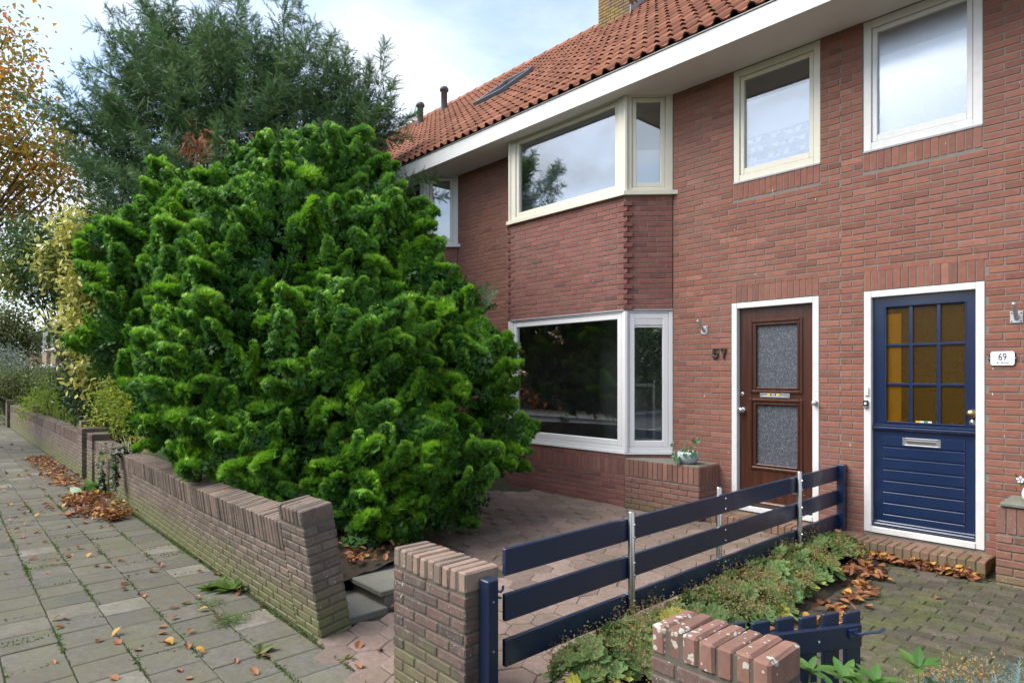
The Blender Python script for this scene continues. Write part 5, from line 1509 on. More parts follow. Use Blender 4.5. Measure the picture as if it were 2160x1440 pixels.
okp = ~((PP[:, 2] < .75) & (PP[:, 1] < -4.25)) & (PP[:, 2] > .30) & ~((PP[:, 0] > -4.75) & (PP[:, 1] < -3.9) & (PP[:, 2] < .9))
# well-spaced choice of 300 plumes, most of them on the street side
chosen = []
for i in np.argsort(-(face + rng.uniform(0, .9, len(face)))):
    if not okp[i] or len(chosen) >= 300: continue
    if chosen and np.min(np.linalg.norm(PP[chosen] - PP[i], axis=1)) < (.19 if face[i] > -.1 else .45): continue
    chosen.append(i)
sweep = np.array([-.26, -.12, .55])
base_ = wpos(root)
for i in chosen:
    ax = unit(PN[i] + sweep * rng.uniform(.3, 1.4) + rng.normal(0, .24, 3)); m_ = basis(ax[None], np.array([rng.normal(0, .35)]))[0]
    if ax[2] < -.3: continue
    sc_ = rng.uniform(.80, 1.20)
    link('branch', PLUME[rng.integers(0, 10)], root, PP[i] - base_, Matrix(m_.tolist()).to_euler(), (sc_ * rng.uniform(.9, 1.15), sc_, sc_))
fp, fn = lobes_surface(LOB, 9000, .3, inner=.0, jitter=.05); fp -= fn * .10
kk = ~((fp[:, 2] < .85) & (fp[:, 1] < -4.36)) & (fp[:, 2] > .16) & ~((fp[:, 0] > -4.7) & (fp[:, 1] < -4.0) & (fp[:, 2] < .9)); fp, fn = fp[kk], fn[kk]
foliage([scatter_mesh('c', T_SPRAY, fp, basis(unit(fn + rng.normal(0, .45, fp.shape)), rng.normal(0, .6, len(fp))), rng.uniform(.07, .12, len(fp)), np.clip(rng.normal(.16, .08, len(fp)), 0, 1), None, .30)], 'crown', 'hinoki', root)
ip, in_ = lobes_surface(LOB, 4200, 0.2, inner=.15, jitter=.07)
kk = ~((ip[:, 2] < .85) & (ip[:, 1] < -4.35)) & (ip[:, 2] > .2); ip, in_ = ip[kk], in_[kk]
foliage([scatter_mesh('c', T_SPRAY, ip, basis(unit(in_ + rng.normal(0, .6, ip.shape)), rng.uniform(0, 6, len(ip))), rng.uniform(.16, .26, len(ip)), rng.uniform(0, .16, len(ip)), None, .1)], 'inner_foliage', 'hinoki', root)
ip, in_ = lobes_surface(LOB, 420, 0.0, inner=.10, jitter=.06); kk = (ip[:, 2] > .5) & ~((ip[:, 2] < .9) & (ip[:, 1] < -4.3)); ip, in_ = ip[kk], in_[kk]
foliage([scatter_mesh('c', T_TWIG, ip, basis(unit(in_ + rng.normal(0, .7, ip.shape)), rng.uniform(0, 6, len(ip))), rng.uniform(.10, .22, len(ip)), rng.uniform(0, .7, len(ip)), None, .2)], 'dead_twigs', 'dead', root)
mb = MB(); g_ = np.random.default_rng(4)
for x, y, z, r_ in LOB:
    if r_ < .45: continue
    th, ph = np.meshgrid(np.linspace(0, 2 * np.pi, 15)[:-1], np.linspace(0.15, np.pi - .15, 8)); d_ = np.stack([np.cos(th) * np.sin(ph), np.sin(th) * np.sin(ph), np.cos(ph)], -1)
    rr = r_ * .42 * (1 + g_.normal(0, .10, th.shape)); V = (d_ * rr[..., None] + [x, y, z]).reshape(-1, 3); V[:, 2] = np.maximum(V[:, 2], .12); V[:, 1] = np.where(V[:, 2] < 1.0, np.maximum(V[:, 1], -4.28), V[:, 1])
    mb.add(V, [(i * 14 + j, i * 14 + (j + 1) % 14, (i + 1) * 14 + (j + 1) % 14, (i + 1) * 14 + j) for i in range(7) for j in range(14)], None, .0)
o_ = part('inner_mass', mb, 'hinoki', root); o_['kind'] = 'stuff'  # hidden dark core added to block light and sky gaps
mb = MB(); branches(mb, np.array([-6.1, -3.1, 0.1]), [np.array(l[:3]) for l in LOB], .10, 7, .15); part('trunk', mb, 'bark', root, True)

# ---- yew behind it
def yew_branch(j):
    g = np.random.default_rng(300 + j); m = 95
    s_ = g.uniform(.02, 1, m) ** .8; q = np.c_[g.normal(0, .02, m), s_, .12 * s_ ** 2 * (1 if j % 2 else .3)]
    dd = unit(np.array([0, .45, .1]) * (.6 + .6 * s_[:, None]) + unit(g.normal(0, 1, (m, 3))) * (1.0 - .35 * s_[:, None]))
    q = q + dd * g.uniform(0, .16, (m, 1)) * (1.1 - s_[:, None])
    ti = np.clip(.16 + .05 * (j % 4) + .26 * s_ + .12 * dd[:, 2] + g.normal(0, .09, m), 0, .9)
    V, F, a = scatter_mesh('y', T_TWIG, q, basis(dd, g.uniform(0, 6.3, m)), g.uniform(.15, .27, m) * (1.1 - .45 * s_), ti, None, .28)
    return mesh_np('branch', V, None, F, 'yew', {'tint': a})
YB = [yew_branch(j) for j in range(10)]
def yew(loc, L, label, rust):
    root = thing('yew_tree', label, 'tree', loc); base = wpos(root); top = max(l[2] + l[3] for l in L)
    P, N = lobes_surface(L, 900, .2, jitter=.20); face = (unit(np.array([0, CAM_Y, CAM_H]) - P) * N).sum(1); ch_ = []
    for i in np.argsort(-(face * .8 + rng.uniform(0, 1.0, len(face)) + .5 * (P[:, 2] > top - 2.0))):
        if len(ch_) >= 300: break
        if ch_ and np.min(np.linalg.norm(P[ch_] - P[i], axis=1)) < .22: continue
        ch_.append(i)
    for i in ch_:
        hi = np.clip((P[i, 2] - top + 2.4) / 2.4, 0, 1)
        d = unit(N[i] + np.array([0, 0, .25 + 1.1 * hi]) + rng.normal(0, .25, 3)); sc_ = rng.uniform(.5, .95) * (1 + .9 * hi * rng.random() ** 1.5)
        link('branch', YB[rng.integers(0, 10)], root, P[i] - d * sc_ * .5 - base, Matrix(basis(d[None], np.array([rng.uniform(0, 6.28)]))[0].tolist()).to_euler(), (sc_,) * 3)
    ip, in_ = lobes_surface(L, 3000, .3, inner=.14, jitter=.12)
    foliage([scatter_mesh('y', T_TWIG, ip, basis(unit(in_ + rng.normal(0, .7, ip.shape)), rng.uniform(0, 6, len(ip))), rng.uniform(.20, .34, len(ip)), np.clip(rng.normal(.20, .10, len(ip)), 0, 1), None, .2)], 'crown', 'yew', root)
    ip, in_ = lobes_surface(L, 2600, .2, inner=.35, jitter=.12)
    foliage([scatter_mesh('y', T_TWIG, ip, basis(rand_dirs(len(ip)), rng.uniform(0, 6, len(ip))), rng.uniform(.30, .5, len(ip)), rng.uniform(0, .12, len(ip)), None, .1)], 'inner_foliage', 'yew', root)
    mb = MB(); branches(mb, np.array(loc, float), [np.array(l[:3]) - np.array([0, 0, l[3] * .5]) for l in L], .07, 7, .2); part('trunk', mb, 'bark_red', root, True)
    rp = np.concatenate([c + rng.normal(0, .12, (26, 3)) for c in rust]); foliage([scatter_mesh('y', T_TWIG, rp, basis(unit(np.array([0, -.2, -1.]) + rng.normal(0, .5, rp.shape)), rng.uniform(0, 6, len(rp))), rng.uniform(.12, .22, len(rp)), rng.uniform(0, .6, len(rp)), None, .3)], 'withered_twigs', 'rust', root)
    return root
YT = 10.6
LY = [(500, 400, YT, 230), (330, 330, YT + .2, 130), (260, 330, YT + .2, 70), (270, 420, YT, 90), (420, 200, YT, 120), (380, 120, YT, 60), (540, 220, YT, 110), (640, 250, YT + .3, 120), (730, 260, YT + .3, 90), (780, 260, YT + .4, 50), (700, 400, YT + .2, 150), (360, 480, YT, 120), (250, 300, YT, 35), (460, 130, YT, 45), (570, 150, YT, 40), (350, 60, YT, 28), (230, 240, YT + .3, 24), (730, 170, YT + .4, 36)]
LYW = [(*pxpt(x, y, t), r * t / 1335) for x, y, t, r in LY]
yew((-11.2, -2.6, 0.1), LYW, 'tall dark green yew tree rising behind the cypress bush', [pxpt(418, 318, YT - 2.1), pxpt(438, 312, YT - 2.1), pxpt(515, 318, YT - 2.1), pxpt(428, 300, YT - 2.1)])

# ---- leafy trees and shrubs
def leafy(name, label, cat, loc, L, n, mat, size, T=None, tint=(.45, .22), gain=.2, trunk=.1, group=None, clump=9, cr=.22, bark='bark', flat=.5, droop=.2, up=.3, inner=.25, parts=None, twigs=True):
    root = thing(name, label, cat, loc, group)
    T = T or T_L2
    def make(mat, n, tint, pname, L):
        k = max(1, n // clump); P, N = lobes_surface(L, k, up, inner=inner * .35, jitter=.16)
        P2, N2 = lobes_surface(L, k // 2, up, inner=inner + .2, jitter=.2); P = np.vstack([P, P2]); N = np.vstack([N, N2])
        ct = rng.normal(tint[0], tint[1], len(P))
        pos = np.repeat(P, clump, 0) + rng.normal(0, cr, (len(P) * clump, 3)); nn = np.repeat(N, clump, 0)
        d = unit(nn * .5 + rand_dirs(len(pos)) * .9 - np.array([0, 0, droop]))
        t_ = np.clip(np.repeat(ct, clump) + rng.normal(0, .10, len(pos)), 0, 1)
        kp = pos[:, 2] > loc[2] + .02
        pos, d, t_ = pos[kp], d[kp], t_[kp]
        foliage([scatter_mesh('l', T, pos, basis(d, rng.normal(0, flat, len(pos))), rng.uniform(size * .7, size * 1.25, len(pos)), t_, None, gain)], pname, mat, root)
    for (m_, n_, t_, L_) in (parts or [(mat, n, tint, L)]): make(m_, n_, t_, 'crown', L_ or L)
    mb = MB(); tg = [np.array(l[:3]) for l in L]
    if twigs:
        P, N = lobes_surface(L, 22, 0, inner=.1); tg += list(P)
    branches(mb, np.array(loc, float), tg, trunk, 6, .12, 6); part('trunk', mb, bark, root, True)
    return root
def lob(*a): return [(*pxpt(x, y, t), r * t / 1335) for x, y, t, r in a]
# autumn street tree, trunk outside the picture
AT = (-20.0, -7.9, 0)
LA = lob((30, 300, 15, 110), (110, 310, 14.5, 70), (-70, 200, 15, 150), (80, 400, 15.5, 90), (10, 160, 15, 70), (-120, 420, 15.5, 130), (150, 250, 15, 30), (20, 60, 14.8, 45), (140, 380, 14.8, 50), (20, 440, 15.5, 70), (-230, 250, 15.5, 200))
leafy('autumn_tree', 'street tree with thinning orange and olive autumn leaves over the pavement', 'tree', AT, LA, 8200, 'autumn', .135, T_L2, (.36, .24), .15, .06, clump=10, cr=.26, droop=.35, inner=.5, up=.1, twigs=True)
# variegated holly: one bush, yellow edged and plain green leaves
LV = lob((185, 570, 12.8, 75), (110, 575, 13.2, 80), (185, 690, 12.4, 60), (40, 545, 13.6, 52), (205, 780, 12.2, 45), (100, 510, 13.4, 60))
LVY = lob((190, 500, 12.4, 50), (205, 590, 12.1, 48), (185, 690, 11.9, 48), (215, 780, 11.8, 34), (25, 585, 13.2, 28), (120, 555, 12.5, 30))
leafy('holly_tree', 'variegated holly with cream edged leaves mixed with plain green behind the wall', 'tree', (*LV[4][:2], 0.05), LV, 0, None, .12, T_EDGE, trunk=.03, clump=8, cr=.16, gain=.35, inner=.3,
      parts=[('hollygreen', 7500, (.45, .2), LV), ('holly', 6500, (.58, .10), LVY)])
leafy('dark_shrub', 'dark glossy holly bush below the variegated holly', 'shrub', (*pxpt(190, 880, 12.6)[:2], .1), lob((205, 835, 12.6, 45), (170, 820, 12.8, 42), (220, 870, 12.2, 42), (185, 780, 12.8, 34), (235, 790, 12, 36)), 3600, 'dkleaf', .085, T_L2, (.35, .22), .25, .04, clump=7, cr=.10)
leafy('light_shrub', 'feathery light green shrub spilling over the long grey wall', 'shrub', (*pxpt(120, 900, 16)[:2], .1), lob((130, 850, 16, 45), (95, 860, 17, 40), (165, 870, 15, 35), (70, 870, 18, 25)), 4200, 'ltleaf', .075, T_L2N, (.5, .2), .2, .03, clump=9, cr=.12, droop=.1)
leafy('yellow_green_shrub', 'yellow green shrub beside the tree stump', 'shrub', (*pxpt(270, 900, 10.6)[:2], .1), lob((255, 830, 10.8, 40), (280, 880, 10.4, 38), (225, 870, 11.2, 30), (310, 900, 9.9, 32)), 3000, 'ltleaf', .060, T_L2, (.55, .22), .2, .03, clump=9, cr=.10)
leafy('round_shrub', 'rounded olive green shrub at the far bend of the long wall', 'shrub', (*pxpt(40, 860, 22)[:2], .1), lob((40, 815, 22, 48), (75, 830, 21.5, 30), (10, 835, 22.5, 40)), 3000, 'olive', .11, T_L2, (.45, .2), .2, .05, clump=9, cr=.16)
leafy('grey_willow', 'silvery grey leaved willow shrub beyond the wall', 'shrub', (*pxpt(15, 860, 27)[:2], .1), lob((10, 770, 27, 36), (25, 800, 26.5, 34), (-20, 790, 27, 45)), 2600, 'grey', .14, T_L2N, (.5, .25), .2, .06, clump=9, cr=.22)
leafy('far_tree', 'olive green tree standing far down the street', 'tree', (*pxpt(10, 880, 36)[:2], 0), lob((20, 690, 36, 50), (50, 720, 36, 32), (-30, 700, 36, 70), (10, 750, 36, 45)), 4200, 'olive', .20, T_L2, (.5, .2), .2, .14, clump=9, cr=.3)
leafy('clipped_hedge', 'low green hedge in front of the distant yellow brick house', 'hedge', (*pxpt(110, 850, 30)[:2], 0), lob((95, 795, 30, 20), (115, 800, 29, 20), (140, 800, 28, 18)), 1500, 'olive', .13, T_L2, (.35, .2), .2, .04, clump=8, cr=.15)
ST = [(-22, -19.5, 3.2, 6.4, 'autumn', 'broad browning tree across the street'), (-28.5, -17.5, 3.2, 6.6, 'dkleaf', 'dark green tree across the street'), (-16, -19.5, 2.9, 6.0, 'ltleaf', 'bushy yellow green tree across the street opposite the terrace'), (-10, -19, 2.8, 5.6, 'olive', 'green tree across the street facing the bay'),
      (-3.5, -20.5, 3.0, 6.0, 'autumn', 'turning brown tree across the street facing the blue door'), (8, -16.5, 2.4, 5.2, 'olive', 'olive green tree across the street past the blue door garden'), (13, -16, 2.6, 5.6, 'dkleaf', 'dark tree across the street well beyond the blue door'), (17.5, -16.5, 2.8, 6.2, 'dkleaf', 'tall dark tree far along the opposite pavement'), (22, -18, 2.8, 6.2, 'ltleaf', 'yellow green tree at the far end of the opposite pavement')]
for X, Y, r_, h, m_, lab in ST:
    leafy('street_tree', lab, 'tree', (X, Y, 0), [(X, Y, h * .50, r_), (X + 1.6, Y + .8, h * .36, r_ * .7), (X - 1.5, Y + .5, h * .38, r_ * .75), (X + .4, Y - .4, h * .75, r_ * .7), (X, Y + 1, h * .2, r_ * .6)], 3600, m_, .34, T_L2, (.80, .22), .2, .2, clump=10, cr=.4, inner=.3, twigs=False)
def hedge(x0, x1, y, h, label, n, mat):
    root = thing('privet_hedge', label, 'hedge', ((x0 + x1) / 2, y, 0)); pos = np.c_[rng.uniform(x0, x1, n), y + rng.normal(0, .28, n), rng.uniform(.05, h, n) ** 1.0 + rng.normal(0, .06, n)]
    foliage([scatter_mesh('h', T_L2, pos, basis(rand_dirs(n), rng.uniform(0, 6, n)), rng.uniform(.12, .22, n), np.clip(rng.normal(.5, .25, n), 0, 1), None, .2)], 'crown', mat, root)
    mb = MB(); mb.box(x0 + .1, x1 - .1, y - .2, y + .2, -.05, h - .25); part('twig_mass', mb, 'bark', root)
hedge(-34, -7, -17.4, 1.7, 'long privet hedge across the street opposite the terrace', 9000, 'olive')
hedge(2, 26, -14.9, 1.9, 'privet hedge along the opposite pavement beyond the gate', 7000, 'dkleaf')
# ------------------------------------------------------------------ small plants
def gr(x, y, Z=0.0):
    v = (790 - y) / 1335; return pxpt(x, y, (Z - CAM_H) / v)
def on(fz, x, y):
    z = 0.1
    for _ in range(6): p = gr(x, y, z); z = fz(p[1])
    return gr(x, y, z)
def mantle(loc, rad, h, nl, nf, label, seed, froth=True, yellow=.06):
    root = thing('ladys_mantle', label, 'plant', loc, "lady's mantle plants along the blue fence")
    base = np.array(loc); n = nl
    a = rng.uniform(0, 2 * np.pi, n); rr = rad * np.sqrt(rng.uniform(0.02, 1, n))
    pos = base + np.c_[rr * np.cos(a), rr * np.sin(a), h * (1 - .65 * (rr / rad) ** 2) * rng.uniform(.45, 1.0, n)]
    nrm = unit(np.c_[np.cos(a) * rr / rad * .8, np.sin(a) * rr / rad * .8, np.full(n, .8)] + rng.normal(0, .28, (n, 3)))
    out = unit(np.c_[np.cos(a), np.sin(a), np.zeros(n)] + rng.normal(0, .3, (n, 3)))
    x = unit(np.cross(out, nrm)); y = np.cross(nrm, x)
    mats = np.stack([x, y, nrm], -1)
    ti = np.clip(rng.normal(.38, .18, n), 0, .78); ti[rng.random(n) < yellow] = .95
    foliage([scatter_mesh('m', T_ROUND, pos, mats, rng.uniform(.085, .15, n), ti, None, .15)], 'leaves', 'mantle', root)
    mb = MB()
    for p in pos[:40]: mb.tube([base + np.array([0, 0, .005]) + (p - base) * np.array([.15, .15, 0]), (base + p) / 2 + np.array([0, 0, .03]), p], .0022, 4, False)
    o_ = part('stems', mb, 'stem', root); o_['kind'] = 'stuff'
    if froth:
        k = max(1, nf // 60); parts_ = []
        a = rng.uniform(0, 2 * np.pi, k); rr = rad * 1.05 * np.sqrt(rng.uniform(0.05, 1, k))
        c = base + np.c_[rr * np.cos(a), rr * np.sin(a), h * (1.08 - .55 * (rr / rad) ** 2) * rng.uniform(.8, 1.15, k)]
        p = np.repeat(c, 60, 0) + rng.normal(0, 1, (k * 60, 3)) * np.array([.042, .042, .030])
        parts_.append(scatter_mesh('f', T_L2, p, basis(rand_dirs(len(p)), rng.uniform(0, 6, len(p))), rng.uniform(.009, .017, len(p)), np.clip(np.repeat(rng.uniform(.1, .9, k), 60) + rng.normal(0, .2, len(p)), 0, 1), None))
        o_ = foliage(parts_, 'flower_froth', 'froth', root); o_['kind'] = 'stuff'
    return root
LM = [(1150, 1400, .22, .27, 70, 2200, 'beside the foot of the blue gate post'), (1255, 1370, .25, .26, 80, 3600, 'in front of the first steel fence post'), (1340, 1330, .22, .25, 70, 2600, 'right of the first steel fence post'),
      (1420, 1290, .24, .24, 70, 2200, 'behind the red capped pier, leafy'), (1490, 1262, .27, .25, 80, 4200, 'with much brown froth in the middle of the bed'), (1560, 1232, .26, .24, 80, 3000, 'beside the middle steel post'),
      (1640, 1205, .27, .24, 90, 3000, 'with large leaves at the paving edge'), (1700, 1172, .24, .22, 70, 2600, 'before the last steel post'), (1620, 1290, .16, .14, 34, 0, 'with yellowing leaves at the paving edge')]
for i, (x, y, rad, h, nl, nf, w) in enumerate(LM):
    p = on(lambda yy: gz69(yy) + .03, x, y); p[0] = np.clip(p[0], -2.16, -1.80); rad *= 1.0; h *= .92; nl = int(nl * 1.35); nf = int(nf * .6)
    mantle(tuple(p), rad, h, nl, nf, "lady's mantle " + w, i, nf > 0, .28 if 'yellow' in w else .05)
mantle((-0.62, -3.35, .09), .30, .42, 30, 2600, "straggly faded lady's mantle behind the blue juniper", 20)
# green geranium by the wall post
root = thing('cranesbill', 'fresh green leafy clump at the foot of the wall post', 'plant', (-2.20, -0.42, .15))
n = 260; a = rng.uniform(0, 6.28, n); rr = .20 * np.sqrt(rng.random(n)); pos = np.c_[-2.20 + rr * np.cos(a) * 1.1, -0.44 + rr * np.sin(a), .16 + .16 * (1 - (rr / .2) ** 2) * rng.uniform(.4, 1, n)]
foliage([scatter_mesh('g', T_ROUND, pos, basis(unit(np.c_[np.cos(a), np.sin(a), rng.normal(.1, .3, n)]), rng.normal(0, .4, n)), rng.uniform(.035, .06, n), rng.uniform(.2, .6, n), None, .2)], 'leaves', 'grass', root)

# rhododendron seedlings right of the pier
def rhodo(loc, h, shoots, label, yellow=0):
    root = thing('rhododendron', label, 'plant', loc, 'young rhododendrons by the gate')
    b = np.array(loc); mb = MB(); parts_ = []
    for i in range(shoots):
        tip = b + np.array([rng.uniform(-.08, .08), rng.uniform(-.08, .08), h * rng.uniform(.78, 1.0)])
        mb.tube([b + np.array([0, 0, -.02]), (b + tip) / 2 + rng.normal(0, .012, 3), tip], [.006, .005, .0035], 6)
        n = rng.integers(6, 9); a = np.arange(n) / n * 6.28 + rng.uniform(0, 1); el = rng.uniform(.25, 1.0, n)
        d = unit(np.c_[np.cos(a), np.sin(a), el]); ti = np.clip(rng.normal(.45, .12, n), 0, .8)
        if yellow and i == 0: ti[:yellow] = 1.0; d[:yellow, 2] = -.1; d = unit(d)
        parts_.append(scatter_mesh('r', T_LONG, np.repeat(tip[None], n, 0), basis(d), rng.uniform(.07, .105, n), ti, None, .12))
    foliage(parts_, 'leaves', 'rhodo', root); part('stems', mb, 'stem', root, True)
rhodo((-0.880, -4.27, 0.06), .66, 3, 'young rhododendron with a yellow lower leaf beside the red capped pier', 2)
rhodo((-0.80, -4.10, 0.06), .68, 2, 'slender young rhododendron in front of the open picket gate')
rhodo((-0.72, -4.14, 0.06), .63, 3, 'low young rhododendron between the gate and the juniper')
rhodo((-0.66, -3.98, 0.06), .70, 3, 'young rhododendron with an upright bud next to the juniper')
root = thing('blue_juniper', 'low blue green juniper in the front corner bed', 'shrub', (-0.48, -3.95, 0.06))
P_, N_ = lobes_surface([(-.44, -3.90, .38, .26), (-.26, -3.72, .38, .28), (-.52, -3.98, .34, .2)], 1000, .6, jitter=.12)
pos = np.repeat(P_, 4, 0) + rng.normal(0, .025, (4000, 3)); d = unit(np.repeat(N_, 4, 0) + rng.normal(0, .45, (4000, 3)))
foliage([scatter_mesh('j', T_TWIG, pos, basis(d, rng.uniform(0, 6, 4000)), rng.uniform(.05, .085, 4000), rng.uniform(.1, .7, 4000), None, .35)], 'crown', 'juniper', root)
mb = MB(); branches(mb, np.array([-.48, -3.95, .05]), [(-.5, -3.95, .42), (-.32, -3.8, .4), (-.6, -4.0, .36)], .02); part('trunk', mb, 'bark', root)

# ornamental grass, ivy, dock, weeds
def tuft(name, label, loc, n, ln, spread, w, mat, cat='grass', lean=(0, 0, 0)):
    root = thing(name, label, cat, loc); a = rng.uniform(0, 6.28, n); d = unit(np.c_[np.cos(a) * spread, np.sin(a) * spread, rng.uniform(.35, 1, n)] + np.array(lean))
    pos = np.array(loc) + np.c_[rng.normal(0, .03 * spread * 2, (n, 2)), np.full(n, -.01)]
    V, F, a_ = T_BLADE; l = rng.uniform(.6, 1.1, n) * ln
    m = basis(d, rng.normal(0, .3, n)); m = m * np.stack([np.full(n, w), l, l], -1)[:, None, :]
    foliage([scatter_mesh('b', T_BLADE, pos, m, np.ones(n), rng.uniform(0, .6, n), None, .4)], 'blades', mat, root); return root
tuft('ornamental_grass', 'tuft of pale variegated grass spilling over the brick wall', (-10.55, -4.30, .50), 420, .62, 1.2, .010, 'straw', lean=(.2, -.5, .2))
def weed(name, label, p, n, size, T, mat, tint=.5, el=(.15, .8), cat='weed'):
    root = thing(name, label, cat, tuple(p)); a = rng.uniform(0, 6.28, n); d = unit(np.c_[np.cos(a), np.sin(a), rng.uniform(*el, n)])
    foliage([scatter_mesh('w', T, np.repeat(np.array(p)[None], n, 0) + rng.normal(0, .012, (n, 3)) * [1, 1, .2], basis(d, rng.normal(0, .3, n)), rng.uniform(.6, 1.1, n) * size, np.clip(rng.normal(tint, .15, n), 0, 1), None, .2)], 'leaves', mat, root); return root
weed('dock_plant', 'large leaved dock plant growing at the wall foot by the leaf pile', gr(200, 1035), 16, .42, T_LONG, 'rhodo', .35)
weed('dock_plant', 'second dock plant leaning over the dead leaves', gr(178, 1046), 8, .34, T_LONG, 'rhodo', .40)
weed('dandelion', 'ragged dandelion rosette at the foot of the leaning wall', gr(490, 1245), 26, .17, T_LONG, 'grass', .55)
weed('dandelion', 'flat dandelion rosette on a slab joint before the wall', gr(450, 1240), 20, .15, T_LONG, 'grass', .45)
weed('sow_thistle', 'small grey green thistle in the joint before the end pier', gr(548, 1378), 18, .095, T_LONG, 'olive', .6)
weed('sow_thistle', 'tiny thistle sprouting beside the dark gravel at the entrance', gr(735, 1390), 12, .05, T_LONG, 'olive', .7)
tuft('grass_tuft', 'tuft of green grass between the pavement slabs', tuple(gr(482, 1312)), 120, .16, .8, .0045, 'grass')
tuft('grass_tuft', 'grass growing in the joint below the dandelions', tuple(gr(440, 1275)), 80, .12, .9, .0045, 'grass')
tuft('grass_tuft', 'short grass tuft at the corner of the end pier', tuple(gr(692, 1352)), 50, .07, .9, .004, 'grass')
tuft('grass_tuft', 'grass at the wall foot beyond the dead leaves', tuple(gr(262, 1078)), 90, .20, .8, .006, 'grass')
tuft('grass_tuft', 'faint grass line in a joint beside two dry leaves', tuple(gr(375, 1330)), 40, .07, 1.0, .004, 'grass')
tuft('grass_tuft', 'grass growing round a small heap of dry leaves', tuple(gr(95, 1195)), 60, .10, 1.0, .004, 'grass')
def ivy(label, pts, n):
    root = thing('ivy', label, 'ivy', tuple(pts[0])); pts = np.array(pts); seg = rng.integers(0, len(pts) - 1, n); s = rng.random(n)[:, None]
    p = pts[seg] * (1 - s) + pts[seg + 1] * s + rng.normal(0, .05, (n, 3)) * [1, .25, 1]
    d = unit(rng.normal(0, .6, (n, 3)) + np.array([0, -.5, -.6]))
    foliage([scatter_mesh('i', T_LEAF, p, basis(d, rng.normal(0, .5, n), np.tile([0, -1., .3], (n, 1))), rng.uniform(.04, .075, n), np.clip(rng.normal(.4, .2, n), 0, 1), None, .2)], 'leaves', 'dkleaf', root)
    mb = MB(); mb.tube(pts, .006, 5); part('stem', mb, 'bark', root)
ivy('ivy strand hanging over the wall above the dock plant', [(-10.75, -4.50, .62), (-10.75, -4.66, .60), (-10.72, -4.66, .30), (-10.75, -4.63, .12)], 190)
ivy('bushy ivy hanging down the wall beside the ornamental grass', [(-9.65, -4.50, .78), (-9.6, -4.70, .70), (-9.55, -4.70, .45), (-9.6, -4.68, .30)], 260)
root = thing('tree_stump', 'old broken tree stump behind the squat brick pier', 'stump', (*pxpt(212, 900, 12.0)[:2], .1))
b = np.array(root.location); mb = MB(); th = np.linspace(0, 6.283, 15)[:-1]; rings = []
for z, r_ in ((0, .30), (.25, .24), (.55, .22), (.80, .24)): rings.append(np.c_[b[0] + r_ * np.cos(th) * (1 + .15 * np.sin(3 * th + z)), b[1] + r_ * np.sin(th), np.full(14, b[2] + z) + (rng.uniform(-.12, .14, 14) if z > .7 else 0)])
V = np.concatenate(rings + [[b + np.array([0, 0, .62])]]); q = [(i * 14 + j, i * 14 + (j + 1) % 14, (i + 1) * 14 + (j + 1) % 14, (i + 1) * 14 + j) for i in range(3) for j in range(14)]
mb.add(V, q, [(42 + j, 42 + (j + 1) % 14, 56) for j in range(14)]); part('stump', mb, 'bark_red', root)

# ------------------------------------------------------------------ fallen leaves
def leaf_meshes():
    out = []
    for j in range(10):
        g = np.random.default_rng(50 + j); V, F, a = t_leaf(g.uniform(.5, .8), g.uniform(.2, .9), g.uniform(-.5, .5)); V = V - [0, .5, 0]
        V[:, 2] += .25 * V[:, 0] * V[:, 1] * g.uniform(-1, 1) * 3; V[:, 2] -= V[:, 2].min()
        out.append((mesh_np('fallen_leaf', V, None, F, 'litter', {'tint': np.full(len(V), [.35, .5, .6, .7, .75, .45, .95, .55, .65, .8][j])}), (V, F, a)))
    return out
FL = leaf_meshes()
crop = [(160, 300), (20, 160), (125, 170), (95, 393), (205, 415), (285, 550), (500, 590), (615, 620), (210, 655), (340, 690), (430, 645), (605, 700), (680, 707), (300, 745), (35, 750), (765, 668), (960, 738), (1015, 700), (1265, 735), (780, 850), (790, 815), (880, 875), (905, 890), (1105, 968), (1175, 938), (1245, 905), (1280, 985), (365, 1040), (380, 1090), (415, 1040), (625, 1175), (745, 1185), (1030, 1085), (1030, 1130), (1375, 1035), (1185, 1215), (1270, 1248), (1680, 1280), (1495, 1305), (1610, 1375), (1135, 1365), (1195, 1412), (720, 1410), (340, 1310), (1705, 945), (65, 540), (40, 485), (150, 320), (420, 518), (235, 490), (140, 520), (175, 555), (360, 660), (455, 635), (410, 690), (1060, 1195), (1080, 1190), (1100, 1035), (1510, 860), (1480, 830), (1395, 750), (870, 1235), (1260, 665), (915, 630), (430, 595), (565, 640), (740, 1130), (1205, 1120), (700, 445), (640, 455), (540, 430), (430, 455), (310, 300), (255, 285), (70, 318), (150, 370), (235, 385), (265, 360), (340, 350), (120, 345), (60, 315), (195, 205), (240, 200), (290, 255), (1510, 880), (1500, 850), (1480, 865)]
k_ = 0
for x, y in crop:
    p = gr(x / 3, 960 + y / 3, 0.004)
    if p[1] > -4.62: p[1] = -4.64
    me = FL[k_ % 10 if random.random() > .15 else 6][0]; sc = random.uniform(.045, .072)
    o = link('fallen_leaf', me, None, p, (random.gauss(0, .12), random.gauss(0, .12), random.uniform(0, 6.28)), (sc, sc, sc)); k_ += 1
    ci = int(me.attributes['tint'].data[0].value * 100); colr = 'yellow' if ci > 90 else ('pale tan' if ci > 68 else ('dark brown' if ci < 48 else 'orange brown'))
    place = 'close to the foot of the leaning wall' if p[1] > -4.95 and p[0] > -9 else ('around the heap of dead leaves' if p[0] < -7.5 else ('in the middle of the slab pavement' if p[1] > -5.6 else 'far out from the wall on bare slabs'))
    tag(o, colr + ' fallen leaf ' + place, 'leaf', colr + ' fallen leaves ' + place)
for x, y in ((830, 1282), (797, 1375), (758, 1362), (758, 1400), (1008, 1328)):
    pass
